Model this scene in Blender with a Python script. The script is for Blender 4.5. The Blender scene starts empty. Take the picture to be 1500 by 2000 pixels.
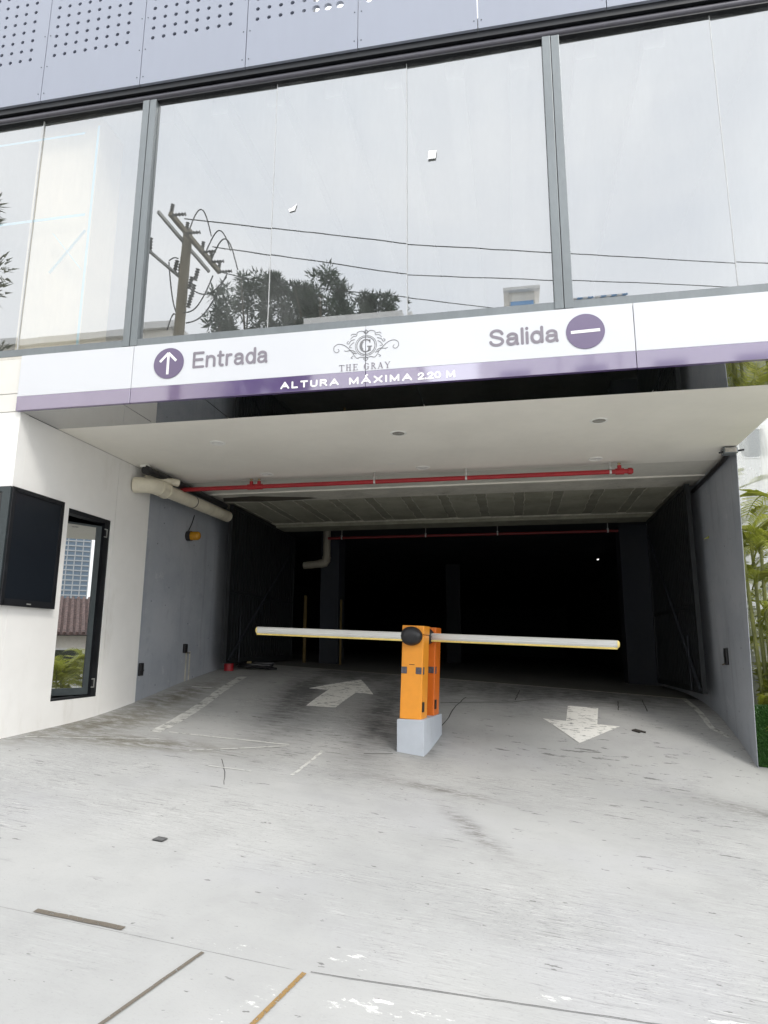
import bpy, bmesh, math, random
from mathutils import Vector, Matrix
R = math.radians
SC = bpy.context.scene
COL = SC.collection
# ------------------------------------------------------------------ camera
cam_d = bpy.data.cameras.new('camera'); cam = bpy.data.objects.new('camera', cam_d); COL.objects.link(cam)
SC.camera = cam
cam_d.sensor_fit = 'VERTICAL'; cam_d.sensor_height = 36.0; cam_d.lens = 1313.85/2000*36
cam_d.clip_start = 0.05; cam_d.clip_end = 3000
def cam_setup(yaw, pitch, roll, eye):
    f = Vector((-math.sin(yaw)*math.cos(pitch), math.cos(yaw)*math.cos(pitch), math.sin(pitch)))
    r0 = Vector((math.cos(yaw), math.sin(yaw), 0)); u0 = r0.cross(f)
    r = r0*math.cos(roll)+u0*math.sin(roll); u = r.cross(f)
    cam.matrix_world = Matrix(((r.x,u.x,-f.x,0),(r.y,u.y,-f.y,0),(r.z,u.z,-f.z,eye),(0,0,0,1)))
cam_setup(R(10.9745), R(11.3086), R(.26572), 1.6)
# ------------------------------------------------------------------ sky and sun
SUN_EL, SUN_AZ = 47.0, 139.0          # azimuth clockwise from +Y: the sun stands behind the camera, a little to its right
w = bpy.data.worlds.new('World'); SC.world = w; w.use_nodes = True
nt = w.node_tree; nt.nodes.clear()
out = nt.nodes.new('ShaderNodeOutputWorld'); bg = nt.nodes.new('ShaderNodeBackground')
sky = nt.nodes.new('ShaderNodeTexSky'); sky.sky_type = 'NISHITA'; sky.sun_disc = False
sky.sun_elevation = R(SUN_EL); sky.sun_rotation = R(SUN_AZ)
tc = nt.nodes.new('ShaderNodeTexCoord'); mp = nt.nodes.new('ShaderNodeMapping'); mp.inputs['Scale'].default_value = (1,1,2.2)
nz = nt.nodes.new('ShaderNodeTexNoise'); nz.inputs['Scale'].default_value = 2.4; nz.inputs['Detail'].default_value = 5
rp = nt.nodes.new('ShaderNodeValToRGB')
rp.color_ramp.elements[0].position = .3; rp.color_ramp.elements[0].color = (.80,.83,.87,1)
rp.color_ramp.elements[1].position = .72; rp.color_ramp.elements[1].color = (1,.995,.98,1)
vm = nt.nodes.new('ShaderNodeVectorMath'); vm.operation = 'SCALE'; vm.inputs['Scale'].default_value = 11.0
mx = nt.nodes.new('ShaderNodeMix'); mx.data_type = 'RGBA'; mx.inputs['Factor'].default_value = .9
L = nt.links.new
L(tc.outputs['Generated'], mp.inputs['Vector']); L(mp.outputs['Vector'], nz.inputs['Vector']); L(nz.outputs['Fac'], rp.inputs['Fac'])
L(rp.outputs['Color'], vm.inputs[0]); L(sky.outputs['Color'], mx.inputs[6]); L(vm.outputs['Vector'], mx.inputs[7])
L(mx.outputs[2], bg.inputs['Color']); bg.inputs['Strength'].default_value = .15
L(bg.outputs['Background'], out.inputs['Surface'])
sd = bpy.data.lights.new('sun', 'SUN'); sd.energy = 1.0; sd.angle = R(14); sd.color = (1,.96,.9)
so = bpy.data.objects.new('sun', sd); COL.objects.link(so)
az, el = R(SUN_AZ), R(SUN_EL)
sv = Vector((math.sin(az)*math.cos(el), math.cos(az)*math.cos(el), math.sin(el)))
so.rotation_euler = sv.to_track_quat('Z', 'Y').to_euler()
SC.view_settings.view_transform = 'Standard'; SC.view_settings.look = 'None'
SC.view_settings.exposure = 0.74; SC.view_settings.gamma = 1; SC.view_settings.use_curve_mapping = False
SC.render.engine = 'CYCLES'
SC.cycles.max_bounces = 8; SC.cycles.transparent_max_bounces = 12
rng = random.Random(7)

# ------------------------------------------------------------------ node materials
class MT:
    def __init__(s, name):
        s.m = bpy.data.materials.new(name); s.m.use_nodes = True; s.t = s.m.node_tree; s.t.nodes.clear()
        s.out = s.n('ShaderNodeOutputMaterial')
    def n(s, ty, **kw):
        nd = s.t.nodes.new(ty)
        for k, v in kw.items():
            if k.startswith('_'): setattr(nd, k[1:], v)
        return nd
    def l(s, a, b): s.t.links.new(a, b)
    def pos(s): 
        g = s.n('ShaderNodeNewGeometry'); return g.outputs['Position']
    def setin(s, sock, v):
        if hasattr(v, 'is_output'): s.l(v, sock)
        else: sock.default_value = v
    def math(s, op, a, b=0.0, c=None, clamp=False):
        nd = s.n('ShaderNodeMath'); nd.operation = op; nd.use_clamp = clamp
        s.setin(nd.inputs[0], a); s.setin(nd.inputs[1], b)
        if c is not None: s.setin(nd.inputs[2], c)
        return nd.outputs[0]
    def noise(s, scale=(1,1,1), sc=1.0, detail=4, rough=.55, vec=None, off=(0,0,0)):
        mp = s.n('ShaderNodeMapping'); mp.inputs['Scale'].default_value = scale; mp.inputs['Location'].default_value = off
        s.l(vec or s.pos(), mp.inputs['Vector'])
        nd = s.n('ShaderNodeTexNoise'); nd.inputs['Scale'].default_value = sc; nd.inputs['Detail'].default_value = detail; nd.inputs['Roughness'].default_value = rough
        s.l(mp.outputs['Vector'], nd.inputs['Vector']); return nd.outputs['Fac']
    def voro(s, scale=(1,1,1), sc=1.0):
        mp = s.n('ShaderNodeMapping'); mp.inputs['Scale'].default_value = scale
        s.l(s.pos(), mp.inputs['Vector'])
        nd = s.n('ShaderNodeTexVoronoi'); nd.inputs['Scale'].default_value = sc
        s.l(mp.outputs['Vector'], nd.inputs['Vector']); return nd.outputs['Distance']
    def rng(s, v, a, b, lo=0.0, hi=1.0):
        nd = s.n('ShaderNodeMapRange'); nd.interpolation_type = 'SMOOTHSTEP'
        s.setin(nd.inputs['Value'], v); nd.inputs['From Min'].default_value = a; nd.inputs['From Max'].default_value = b
        nd.inputs['To Min'].default_value = lo; nd.inputs['To Max'].default_value = hi; return nd.outputs['Result']
    def mix(s, f, a, b):
        nd = s.n('ShaderNodeMix'); nd.data_type = 'RGBA'
        s.setin(nd.inputs[0], f)
        for i, v in ((6,a),(7,b)):
            if hasattr(v, 'is_output'): s.l(v, nd.inputs[i])
            else: nd.inputs[i].default_value = (*v, 1) if len(v) == 3 else v
        return nd.outputs[2]
    def xyz(s):
        nd = s.n('ShaderNodeSeparateXYZ'); s.l(s.pos(), nd.inputs[0]); return nd.outputs
    def gauss(s, cx, cy, ang, wu, wv):
        X, Y, _ = s.xyz(); c, q = math.cos(R(ang)), math.sin(R(ang))
        dx = s.math('SUBTRACT', X, cx); dy = s.math('SUBTRACT', Y, cy)
        u = s.math('ADD', s.math('MULTIPLY', dx, c/wu), s.math('MULTIPLY', dy, q/wu))
        v = s.math('ADD', s.math('MULTIPLY', dx, -q/wv), s.math('MULTIPLY', dy, c/wv))
        d = s.math('ADD', s.math('MULTIPLY', u, u), s.math('MULTIPLY', v, v))
        return s.math('POWER', 2.71828, s.math('MULTIPLY', d, -1.0))
    def bsdf(s, color, rough=.6, metal=0.0, spec=.5, bump=None, bstr=.3, bdist=.01, coat=0.0, **kw):
        b = s.n('ShaderNodeBsdfPrincipled')
        if hasattr(color, 'is_output'): s.l(color, b.inputs['Base Color'])
        else: b.inputs['Base Color'].default_value = (*color, 1)
        s.setin(b.inputs['Roughness'], rough); b.inputs['Metallic'].default_value = metal
        b.inputs['Specular IOR Level'].default_value = spec; b.inputs['Coat Weight'].default_value = coat
        if bump is not None:
            bp = s.n('ShaderNodeBump'); bp.inputs['Strength'].default_value = bstr; bp.inputs['Distance'].default_value = bdist
            s.l(bump, bp.inputs['Height']); s.l(bp.outputs['Normal'], b.inputs['Normal'])
        return b.outputs['BSDF']
    def done(s, sh): s.l(sh, s.out.inputs['Surface']); return s.m

def basic(name, col, rough=.6, metal=0.0, var=.12, sc=6, spec=.5, bump=.15, bd=.004, scale=(1,1,1), dirt=None):
    t = MT(name); n1 = t.noise(scale, sc, 5); n2 = t.noise(scale, sc*6, 3)
    f = t.math('ADD', t.math('MULTIPLY', n1, .7), t.math('MULTIPLY', n2, .3))
    c = t.mix(t.rng(f, .3, .7), tuple(x*(1-var) for x in col), tuple(min(1,x*(1+var)) for x in col))
    if dirt:
        c = t.mix(t.rng(t.noise((1,1,.35), 2.2, 6, .65), .56, .78, 0, dirt[1]), c, dirt[0])
    return t.done(t.bsdf(c, t.rng(n1, .2, .8, rough*.88, min(1,rough*1.12)), metal, spec, n2, bump, bd))

M = {}
def concrete(name, pave=False):
    t = MT(name)
    X, Y, Z = t.xyz()
    MUL = lambda a, b: t.math('MULTIPLY', a, b, clamp=True)
    lo = t.noise((1,1,1), .55, 5, .6); mid = t.noise((1,1,1), 2.6, 6, .65)
    base = t.mix(t.rng(lo, .3, .7), (.345,.347,.342), (.415,.415,.405))
    base = t.mix(t.rng(t.noise((1,1,1), .7, 3, .5, off=(20,3,0)), .5, .7, 0, .5), base, (.385,.385,.395))
    base = t.mix(t.rng(mid, .45, .75, 0, .28), base, (.27,.27,.266))
    # smooth, sealed areas against rough ones where the broomed grain shows
    rough = t.rng(t.noise((1,1,1), .75, 5, .7, off=(11,4,0)), .44, .62)
    if pave: rough = MUL(rough, .45)
    else:
        for g in ((2.3,4.3,0,1.3,1.0),(.1,4.1,20,.7,.6),(-2.4,4.6,0,1.0,.55)): rough = t.math('MAXIMUM', rough, MUL(t.gauss(*g), .9))
    st = t.noise((4.5,64,5), 1.0, 5, .75); st2 = t.noise((7,110,5), 1.0, 4, .7, off=(3,8,0))
    base = t.mix(MUL(t.rng(st, .53, .68, 0, .75), rough), base, (.115,.115,.112))
    base = t.mix(MUL(t.rng(st2, .52, .68, 0, .7), rough), base, (.58,.58,.565))
    gr = t.noise((1,2.2,1), 48, 4, .75)
    base = t.mix(MUL(t.rng(gr, .54, .70, 0, .75), t.math('ADD', MUL(rough, .75), .18)), base, (.14,.14,.136))
    # scattered dark flecks
    fl0 = t.noise((3.4,17,3), 1.0, 4, .7, off=(5,9,0)); vo2 = t.noise((11,24,9), 1.0, 3, .6, off=(1,2,0))
    if not pave:
        zone = .25
        for g in ((-2.3,7.4,0,1.0,.9),(.75,8.1,0,1.3,.7),(-2.7,6.3,0,.8,.4),(1.2,6.6,0,.7,.5)): zone = t.math('MAXIMUM', zone, t.gauss(*g))
        fl = MUL(t.rng(t.math('ADD', fl0, MUL(zone, .075)), .665, .70), t.rng(Y, 4.0, 6.0, .2, 1))
        base = t.mix(MUL(fl, .68), base, (.075,.075,.073))
    base = t.mix(MUL(t.rng(vo2, .685, .72), .75), base, (.11,.11,.105))
    if not pave:
        # tyre grime in the two lanes, worked in by traffic
        wob = t.math('ADD', t.math('MULTIPLY', t.noise((2.2,.9,1), 1.4, 6, .7), 1.5), t.math('MULTIPLY', t.rng(t.noise((4,20,1), 1.0, 5, .7, off=(2,6,0)), .40, .62), .55))
        wob = t.math('SUBTRACT', wob, .12)
        grime = t.gauss(-2.95, 9.4, 97, 2.2, .36)
        for g in ((-1.72,9.4,95,2.5,.34),(-2.3,11.0,0,1.7,1.2),(-.2,10.4,0,1.8,.9),(.9,10.5,4,2.0,.9)): grime = t.math('MAXIMUM', grime, t.gauss(*g))
        grime = t.math('MAXIMUM', grime, MUL(t.gauss(-1.1,7.85,98,.62,.30), .7))  # ground also darker in an oval round the plinth
        base = t.mix(MUL(MUL(grime, wob), .80), base, (.045,.045,.047))
        br = t.math('MAXIMUM', t.gauss(-4.45,6.9,80,1.3,.42), t.math('MAXIMUM', t.gauss(-3.75,6.35,12,.9,.3), t.gauss(-4.4,8.4,85,1.2,.25)))
        base = t.mix(MUL(MUL(br, t.rng(t.noise((3,7,1), 1.3, 6, .75), .36, .58)), .9), base, (.15,.138,.105))
        br2 = t.math('MAXIMUM', t.gauss(-.35,5.3,118,.5,.09), t.math('MAXIMUM', t.gauss(2.4,7.0,155,.9,.22), t.gauss(-.75,6.3,170,.6,.12)))
        base = t.mix(MUL(MUL(br2, t.rng(t.noise((4,12,1), 2.0, 5, .75), .36, .6)), .75), base, (.13,.122,.112))
    # flaked white paint near the joint
    if pave: area = t.math('MAXIMUM', t.gauss(-.55,2.93,8,.5,.10), t.math('MAXIMUM', t.gauss(-1.08,2.72,65,.33,.09), t.gauss(-.1,2.85,0,.3,.08)))
    else: area = t.math('MAXIMUM', t.gauss(.0,3.24,7,.42,.035), t.math('MAXIMUM', t.gauss(-.75,3.22,5,.22,.07), t.math('MAXIMUM', t.gauss(1.0,3.36,7,.7,.05), t.gauss(-1.3,3.12,0,.25,.07))))
    n = t.noise((7,17,4), 1.0, 7, .75, off=(2,2,0))
    base = t.mix(t.rng(t.math('ADD', n, MUL(area, .19)), .715, .765, 0, .85), base, (.72,.72,.69))
    hgt = t.math('ADD', t.math('MULTIPLY', MUL(st, rough), .9), t.math('ADD', t.math('MULTIPLY', gr, .35), t.math('MULTIPLY', vo2, .15)))
    return t.done(t.bsdf(base, .82, 0, .3, hgt, .45, .009))
def worn_paint(name, col, lo, hi, scale=(9,26,9)):
    t = MT(name)
    a = t.rng(t.noise(scale, 1.0, 6, .68), lo, hi)
    c = t.mix(t.noise((1,1,1), 3, 4), tuple(x*.86 for x in col), col)
    tr = t.n('ShaderNodeBsdfTransparent'); mxs = t.n('ShaderNodeMixShader')
    t.l(a, mxs.inputs[0]); t.l(tr.outputs[0], mxs.inputs[1]); t.l(t.bsdf(c, .8, 0, .3), mxs.inputs[2])
    return t.done(mxs.outputs[0])
def glass(name, refl, tint, dust_haze=.06, dust_haze_col=(.7,.72,.72), wav=.02, rough=0.0):
    t = MT(name)
    tr = t.n('ShaderNodeBsdfTransparent'); tr.inputs[0].default_value = (*tint, 1)
    gl = t.n('ShaderNodeBsdfGlossy'); gl.inputs['Roughness'].default_value = rough; gl.inputs['Color'].default_value = (.97,.985,1,1)
    bp = t.n('ShaderNodeBump'); bp.inputs['Strength'].default_value = wav; bp.inputs['Distance'].default_value = .02
    t.l(t.noise((1,1,1), 1.3, 2, .5), bp.inputs['Height']); t.l(bp.outputs[0], gl.inputs['Normal'])
    m1 = t.n('ShaderNodeMixShader'); m1.inputs[0].default_value = refl
    t.l(tr.outputs[0], m1.inputs[1]); t.l(gl.outputs[0], m1.inputs[2])
    df = t.n('ShaderNodeBsdfDiffuse'); df.inputs[0].default_value = (*dust_haze_col, 1)
    m2 = t.n('ShaderNodeMixShader')
    t.l(t.rng(t.noise((3,1,.5), 1.4, 5, .6), .35, .75, dust_haze*.4, dust_haze*1.5), m2.inputs[0]); t.l(m1.outputs[0], m2.inputs[1]); t.l(df.outputs[0], m2.inputs[2])
    return t.done(m2.outputs[0])
def glossy_mix(name, col, refl, rough=.05, var=.1):
    t = MT(name)
    n1 = t.noise((1,1,1), 3, 4)
    d = t.bsdf(t.mix(n1, tuple(x*(1-var) for x in col), tuple(x*(1+var) for x in col)), .5, 0, .3)
    gl = t.n('ShaderNodeBsdfGlossy'); gl.inputs['Roughness'].default_value = rough
    m1 = t.n('ShaderNodeMixShader'); m1.inputs[0].default_value = refl
    t.l(d, m1.inputs[1]); t.l(gl.outputs[0], m1.inputs[2]); return t.done(m1.outputs[0])
def emit(name, col, s):
    t = MT(name); e = t.n('ShaderNodeEmission'); e.inputs[0].default_value = (*col,1); e.inputs[1].default_value = s
    return t.done(e.outputs[0])
def grey_wall():
    t = MT('grey_blue_painted_concrete')
    n1 = t.noise((1,1,1), 1.1, 6, .6); n2 = t.noise((1,1,1), 7, 5, .6); X, Y, Z = t.xyz()
    c = t.mix(t.rng(n1, .3, .7), (.31,.335,.375), (.39,.41,.445))
    c = t.mix(t.rng(n2, .55, .75, 0, .3), c, (.22,.24,.27))
    c = t.mix(t.rng(t.noise((2,5,.35), 1.0, 5, .7, off=(4,1,2)), .52, .72, 0, .45), c, (.20,.215,.235))
    c = t.mix(t.rng(t.noise((2,3,3), 1.6, 6, .75, off=(9,1,2)), .60, .66, 0, .4), c, (.50,.51,.52))
    sp = t.rng(t.voro((1,1,1), 5.0), .03, .07, 1, 0)
    c = t.mix(t.math('MULTIPLY', sp, .8), c, (.06,.06,.06))
    return t.done(t.bsdf(c, .7, 0, .35, t.noise((1,1,1), 30, 4, .6), .25, .006))
def slab_mat():
    t = MT('bare_concrete_slab')
    n1 = t.noise((1,1,1), 2.0, 6, .65); n2 = t.noise((1,1,1), 14, 4, .6)
    c = t.mix(t.rng(n1, .3, .7), (.30,.295,.225), (.42,.41,.33))
    c = t.mix(t.rng(n2, .62, .7, 0, .6), c, (.5,.49,.43))
    return t.done(t.bsdf(c, .85, 0, .2, n2, .4, .01))
def leaf_mat(name, a, b, trans=.35):
    t = MT(name)
    g = t.n('ShaderNodeNewGeometry'); c = t.mix(g.outputs['Random Per Island'], a, b)
    d = t.n('ShaderNodeBsdfDiffuse'); t.l(c, d.inputs[0]); tl = t.n('ShaderNodeBsdfTranslucent'); t.l(c, tl.inputs[0])
    m1 = t.n('ShaderNodeMixShader'); m1.inputs[0].default_value = trans; t.l(d.outputs[0], m1.inputs[1]); t.l(tl.outputs[0], m1.inputs[2])
    gl = t.n('ShaderNodeBsdfGlossy'); gl.inputs['Roughness'].default_value = .45
    m2 = t.n('ShaderNodeMixShader'); m2.inputs[0].default_value = .06; t.l(m1.outputs[0], m2.inputs[1]); t.l(gl.outputs[0], m2.inputs[2])
    return t.done(m2.outputs[0])

M['drive'] = concrete('painted_concrete_drive'); M['pave'] = concrete('painted_concrete_pavement', True)
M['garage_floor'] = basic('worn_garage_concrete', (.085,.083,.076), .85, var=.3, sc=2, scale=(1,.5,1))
M['ground'] = basic('earth', (.16,.15,.12), .9, var=.3, sc=.3)
M['asphalt'] = basic('asphalt', (.055,.055,.057), .85, var=.25, sc=3)
M['kerb'] = basic('kerb_concrete', (.35,.35,.34), .85)
M['paint'] = worn_paint('worn_white_arrow_paint', (.82,.81,.77), .39, .45, (9,30,6))
M['line'] = worn_paint('faded_white_line_paint', (.60,.60,.57), .22, .55, (9,9,6))
M['crack'] = basic('crack_dirt', (.045,.043,.04), .95)
M['rust_joint'] = worn_paint('rusty_joint_filler', (.30,.19,.075), .34, .50, (70,70,9))
M['grey_joint'] = worn_paint('dirty_joint_filler', (.15,.13,.105), .30, .48, (80,80,9))
M['soffit'] = basic('cream_soffit_paint', (.88,.85,.77), .55, var=.03, sc=1.5, bump=.05)
M['band'] = basic('grey_plastered_beam', (.68,.66,.59), .7, var=.08, sc=2.5)
M['band2'] = basic('stained_plastered_beam', (.55,.53,.46), .8, var=.16, sc=2.5, dirt=((.2,.18,.14), .7))
M['slab'] = slab_mat()
M['slab_dark'] = basic('dark_slab_strip', (.29,.285,.22), .9, var=.2, sc=4)
M['stain'] = basic('dark_water_stain', (.085,.075,.055), .9, var=.35, sc=5)
M['cement'] = basic('cement_seam', (.50,.48,.40), .9, var=.25, sc=9)
M['white_wall'] = basic('white_composite_cladding', (.85,.84,.815), .42, var=.03, sc=1.2, bump=.06, dirt=((.58,.55,.49), .4))
M['cream_wall'] = basic('cream_cladding', (.74,.725,.68), .5, var=.03, sc=1.2, bump=.04)
M['grey_wall'] = grey_wall()
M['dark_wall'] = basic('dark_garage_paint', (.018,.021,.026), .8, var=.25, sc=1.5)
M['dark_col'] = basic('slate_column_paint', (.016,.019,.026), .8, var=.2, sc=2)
M['clad'] = basic('blue_grey_aluminium_cladding', (.30,.325,.395), .5, 0.0, var=.03, sc=1.4, bump=.03, scale=(1,1,.3))
M['seam'] = basic('clear_silicone', (.50,.51,.51), .3, var=.05)
M['backing'] = basic('grey_screen_backing', (.24,.255,.30), .6, var=.05)
M['black_metal'] = basic('black_painted_steel', (.012,.013,.016), .45, .2, var=.3)
M['gate_black'] = basic('black_gate_paint', (.014,.016,.018), .55, .2, var=.3)
M['frame'] = basic('grey_aluminium_frame', (.19,.21,.22), .4, .3, var=.08, sc=3, scale=(2,1,.6))
M['head'] = basic('dark_head_rail', (.085,.083,.098), .32, .3, var=.1)
M['frame_dark'] = basic('charcoal_aluminium', (.05,.062,.066), .4, .4, var=.15)
M['sill'] = basic('cream_sealant_ledge', (.66,.63,.57), .7, var=.1)
M['glass'] = glass('mirrored_window_glass', .315, (.64,.66,.655), .07)
M['store_glass'] = glass('storefront_glass', .5, (.3,.33,.33), .30, (.86,.86,.82), wav=.15)  # strong pale film painted in for the bright background in this glass
M['sash_glass'] = glass('dark_tinted_sash_glass', .5, (.03,.035,.04), .02, wav=.01)
M['disp_glass'] = glossy_mix('black_display_glass', (.006,.009,.014), .05, .12)
M['mirror'] = glossy_mix('polished_black_panel', (.008,.013,.010), .85, .015)
M['room'] = basic('room_paint', (.70,.71,.70), .7, var=.03)
M['room_floor'] = basic('room_floor', (.4,.4,.38), .6)
M['room_col'] = basic('beige_room_column', (.78,.66,.47), .7, var=.03)
M['tape'] = basic('pale_blue_masking_tape', (.35,.70,.85), .6, var=.06)
M['sign'] = glossy_mix('white_sign_vinyl', (.66,.675,.71), .05, .18, .02)
M['purple'] = glossy_mix('purple_sign_vinyl', (.14,.09,.25), .38, .06)
M['disc'] = glossy_mix('purple_disc_vinyl', (.13,.095,.19), .09, .2)
M['letter_grey'] = basic('grey_letter_vinyl', (.235,.215,.25), .5, var=.05)
M['emblem'] = basic('dark_grey_emblem_vinyl', (.19,.19,.20), .5, var=.08)
M['white'] = basic('white_vinyl', (.86,.86,.86), .5, var=.02)
M['lamp_trim'] = basic('white_lamp_trim', (.86,.85,.80), .4, var=.02)
M['lamp_glass'] = basic('frosted_lamp_lens', (.92,.91,.87), .25, var=.02)
M['lamp_bare'] = basic('bare_lamp_socket', (.36,.34,.30), .5, .3, var=.3, sc=30)
M['red'] = basic('red_pipe_paint', (.36,.016,.022), .45, var=.12)
M['brass'] = basic('brass', (.5,.4,.22), .35, .8)
M['zinc'] = basic('zinc_rod', (.62,.62,.60), .4, .7)
M['pvc'] = basic('cream_plastic_pipe', (.74,.69,.55), .4, var=.07, sc=4, dirt=((.4,.34,.24), .5))
M['black_pipe'] = basic('black_plastic_pipe', (.02,.02,.022), .45, var=.3)
M['orange'] = basic('orange_powder_coat', (.86,.33,.03), .38, var=.05, sc=3, bump=.04, dirt=((.5,.2,.05), .25))
M['orange2'] = basic('darker_orange_powder_coat', (.74,.17,.016), .38, var=.05, sc=3, bump=.04)
M['arm'] = basic('silver_arm_aluminium', (.72,.72,.70), .3, .5, var=.05, scale=(.3,1,1))
M['arm_edge'] = basic('yellow_arm_rubber', (.82,.64,.20), .6, var=.15)
M['plinth'] = basic('light_grey_plinth_paint', (.47,.505,.555), .7, var=.05, sc=3, dirt=((.3,.31,.32), .35))
M['reflector'] = basic('dull_reflector', (.105,.095,.11), .25, var=.35, sc=40)
M['rubber'] = basic('black_rubber', (.014,.014,.016), .38, var=.3)
M['shaded_red'] = basic('shaded_red_pipe_paint', (.16,.012,.012), .5)  # darker copy of the pipe red, garage shade put into the colour
M['shaded_pvc'] = basic('shaded_plastic_pipe', (.26,.24,.19), .6)  # cream pipe colour darkened to carry the dimness inside the garage
M['amber'] = basic('amber_lens', (.45,.215,.012), .2, var=.15, sc=20)
M['turf'] = leaf_mat('artificial_turf', (.025,.085,.014), (.06,.16,.03), .15)
M['turf_base'] = basic('turf_backing', (.03,.085,.018), .95, var=.3, sc=12)
M['palm'] = leaf_mat('palm_leaf', (.27,.31,.034), (.48,.49,.08), .5)
M['stem'] = basic('palm_stem', (.26,.27,.09), .6, var=.25)
M['leaf'] = leaf_mat('tree_leaf', (.014,.036,.016), (.035,.070,.028), .2)
M['leaf2'] = leaf_mat('warm_tree_leaf', (.06,.075,.02), (.12,.12,.035), .3)
M['bark'] = basic('bark', (.13,.10,.07), .9, var=.35, sc=8)
M['pole'] = basic('weathered_pole_wood', (.21,.175,.115), .85, var=.25, sc=5, scale=(4,4,.4))
M['steel'] = basic('galvanised_steel', (.25,.25,.24), .5, .6)
M['porcelain'] = basic('brown_porcelain', (.05,.045,.045), .3)
M['house'] = basic('cream_house_render', (.86,.82,.74), .8, var=.08)
M['house2'] = basic('white_house_render', (.88,.87,.85), .8, var=.04)
M['tile'] = basic('clay_roof_tile', (.15,.10,.09), .85, var=.7, sc=9)
M['win'] = glossy_mix('far_window_glass', (.02,.03,.04), .2, .05)
M['tower'] = glossy_mix('blue_tower_glass', (.04,.13,.23), .12, .1)
M['tower_slab'] = basic('tower_concrete', (.55,.58,.60), .8)
M['awn_b'] = basic('blue_awning_cloth', (.10,.28,.55), .8)
M['awn_w'] = basic('white_awning_cloth', (.8,.8,.8), .8)
M['scrap'] = basic('dark_flat_scrap', (.10,.10,.10), .9, var=.3, sc=40)
M['dry_leaf'] = basic('dry_leaf', (.035,.03,.025), .9)
M['yellow'] = basic('yellow_post_paint', (.085,.055,.012), .8)
M['redcan'] = basic('red_plastic_can', (.34,.012,.02), .35)
M['led'] = emit('garage_lamp_glow', (1,1,.95), 1.5)

# ------------------------------------------------------------------ mesh builder
class MB:
    def __init__(s): s.v = []; s.f = []
    def add(s, vs, fs):
        o = len(s.v); s.v += [Vector(p) for p in vs]; s.f += [tuple(i+o for i in f) for f in fs]; return s
    def box(s, x0, x1, y0, y1, z0, z1):
        return s.add([(x0,y0,z0),(x1,y0,z0),(x1,y1,z0),(x0,y1,z0),(x0,y0,z1),(x1,y0,z1),(x1,y1,z1),(x0,y1,z1)],
                     [(3,2,1,0),(4,5,6,7),(0,1,5,4),(1,2,6,5),(2,3,7,6),(3,0,4,7)])
    def quad(s, *p): return s.add(p, [tuple(range(len(p)))])
    def bar(s, a, b, wd, ht, up=(0,0,1)):
        a, b = Vector(a), Vector(b); d = (b-a).normalized(); u = Vector(up)
        sd = d.cross(u).normalized()*wd/2; u2 = sd.cross(d).normalized()*ht/2
        vs = [a-sd-u2, a+sd-u2, a+sd+u2, a-sd+u2, b-sd-u2, b+sd-u2, b+sd+u2, b-sd+u2]
        return s.add(vs, [(3,2,1,0),(4,5,6,7),(0,1,5,4),(1,2,6,5),(2,3,7,6),(3,0,4,7)])
    def tube(s, pts, r, n=10, cap=True):
        pts = [Vector(p) for p in pts]; m = len(pts); rs = r if isinstance(r, (list,tuple)) else [r]*m
        ref = None; vs = []; fs = []
        for i, p in enumerate(pts):
            d = (pts[min(i+1,m-1)]-pts[max(i-1,0)]).normalized()
            if ref is None: ref = d.orthogonal().normalized()
            ref = (ref - d*ref.dot(d)).normalized(); b = d.cross(ref)
            for k in range(n):
                a = 2*math.pi*k/n; vs.append(p + (ref*math.cos(a)+b*math.sin(a))*rs[i])
        for i in range(m-1):
            for k in range(n):
                a, c = i*n+k, i*n+(k+1)%n; fs.append((a, c, c+n, a+n))
        if cap: fs.append(tuple(range(n-1,-1,-1))); fs.append(tuple(range((m-1)*n, m*n)))
        return s.add(vs, fs)
    def prism(s, pts, d):           # closed polygon (3-D points) extruded by vector d
        d = Vector(d); n = len(pts); a = [Vector(p) for p in pts]
        return s.add(a+[p+d for p in a], [tuple(range(n-1,-1,-1)), tuple(range(n,2*n))]+[(i,(i+1)%n,(i+1)%n+n,i+n) for i in range(n)])
    def build(s, name, mat, parent=None, smooth=False, bevel=0, seg=2):
        me = bpy.data.meshes.new(name); org = Vector((0,0,0)); p = parent
        if parent is not None: org = Vector(parent.get('_o', (0,0,0)))
        me.from_pydata([v-org for v in s.v], [], s.f); me.validate()
        bm = bmesh.new(); bm.from_mesh(me); bmesh.ops.recalc_face_normals(bm, faces=bm.faces)
        if bevel:
            es = [e for e in bm.edges if len(e.link_faces) == 2 and e.calc_face_angle(0) > .5]
            bmesh.ops.bevel(bm, geom=es, offset=bevel, segments=seg, affect='EDGES', profile=.6)
        bm.to_mesh(me); bm.free()
        me.materials.append(mat)
        if smooth:
            for q in me.polygons: q.use_smooth = True
            me.set_sharp_from_angle(angle=R(40))
        o = bpy.data.objects.new(name, me); COL.objects.link(o)
        if parent is not None: o.parent = parent; o['_o'] = tuple(org)
        return o
def thing(name, label, cat, loc=(0,0,0), group=None):
    o = bpy.data.objects.new(name, None); o.empty_display_size = .2; COL.objects.link(o); o.location = loc
    o['label'] = label; o['category'] = cat; o['_o'] = tuple(loc)
    if group: o['group'] = group
    return o
def tag(o, label, cat, group=None):
    o['label'] = label; o['category'] = cat
    if group: o['group'] = group
    return o
def struct(o): o['kind'] = 'structure'; return o
def stuff(o): o['kind'] = 'stuff'; return o
def share(o, name, parent, mw=None):
    c = o.copy(); c.name = name; COL.objects.link(c); c.parent = parent
    return c

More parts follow.
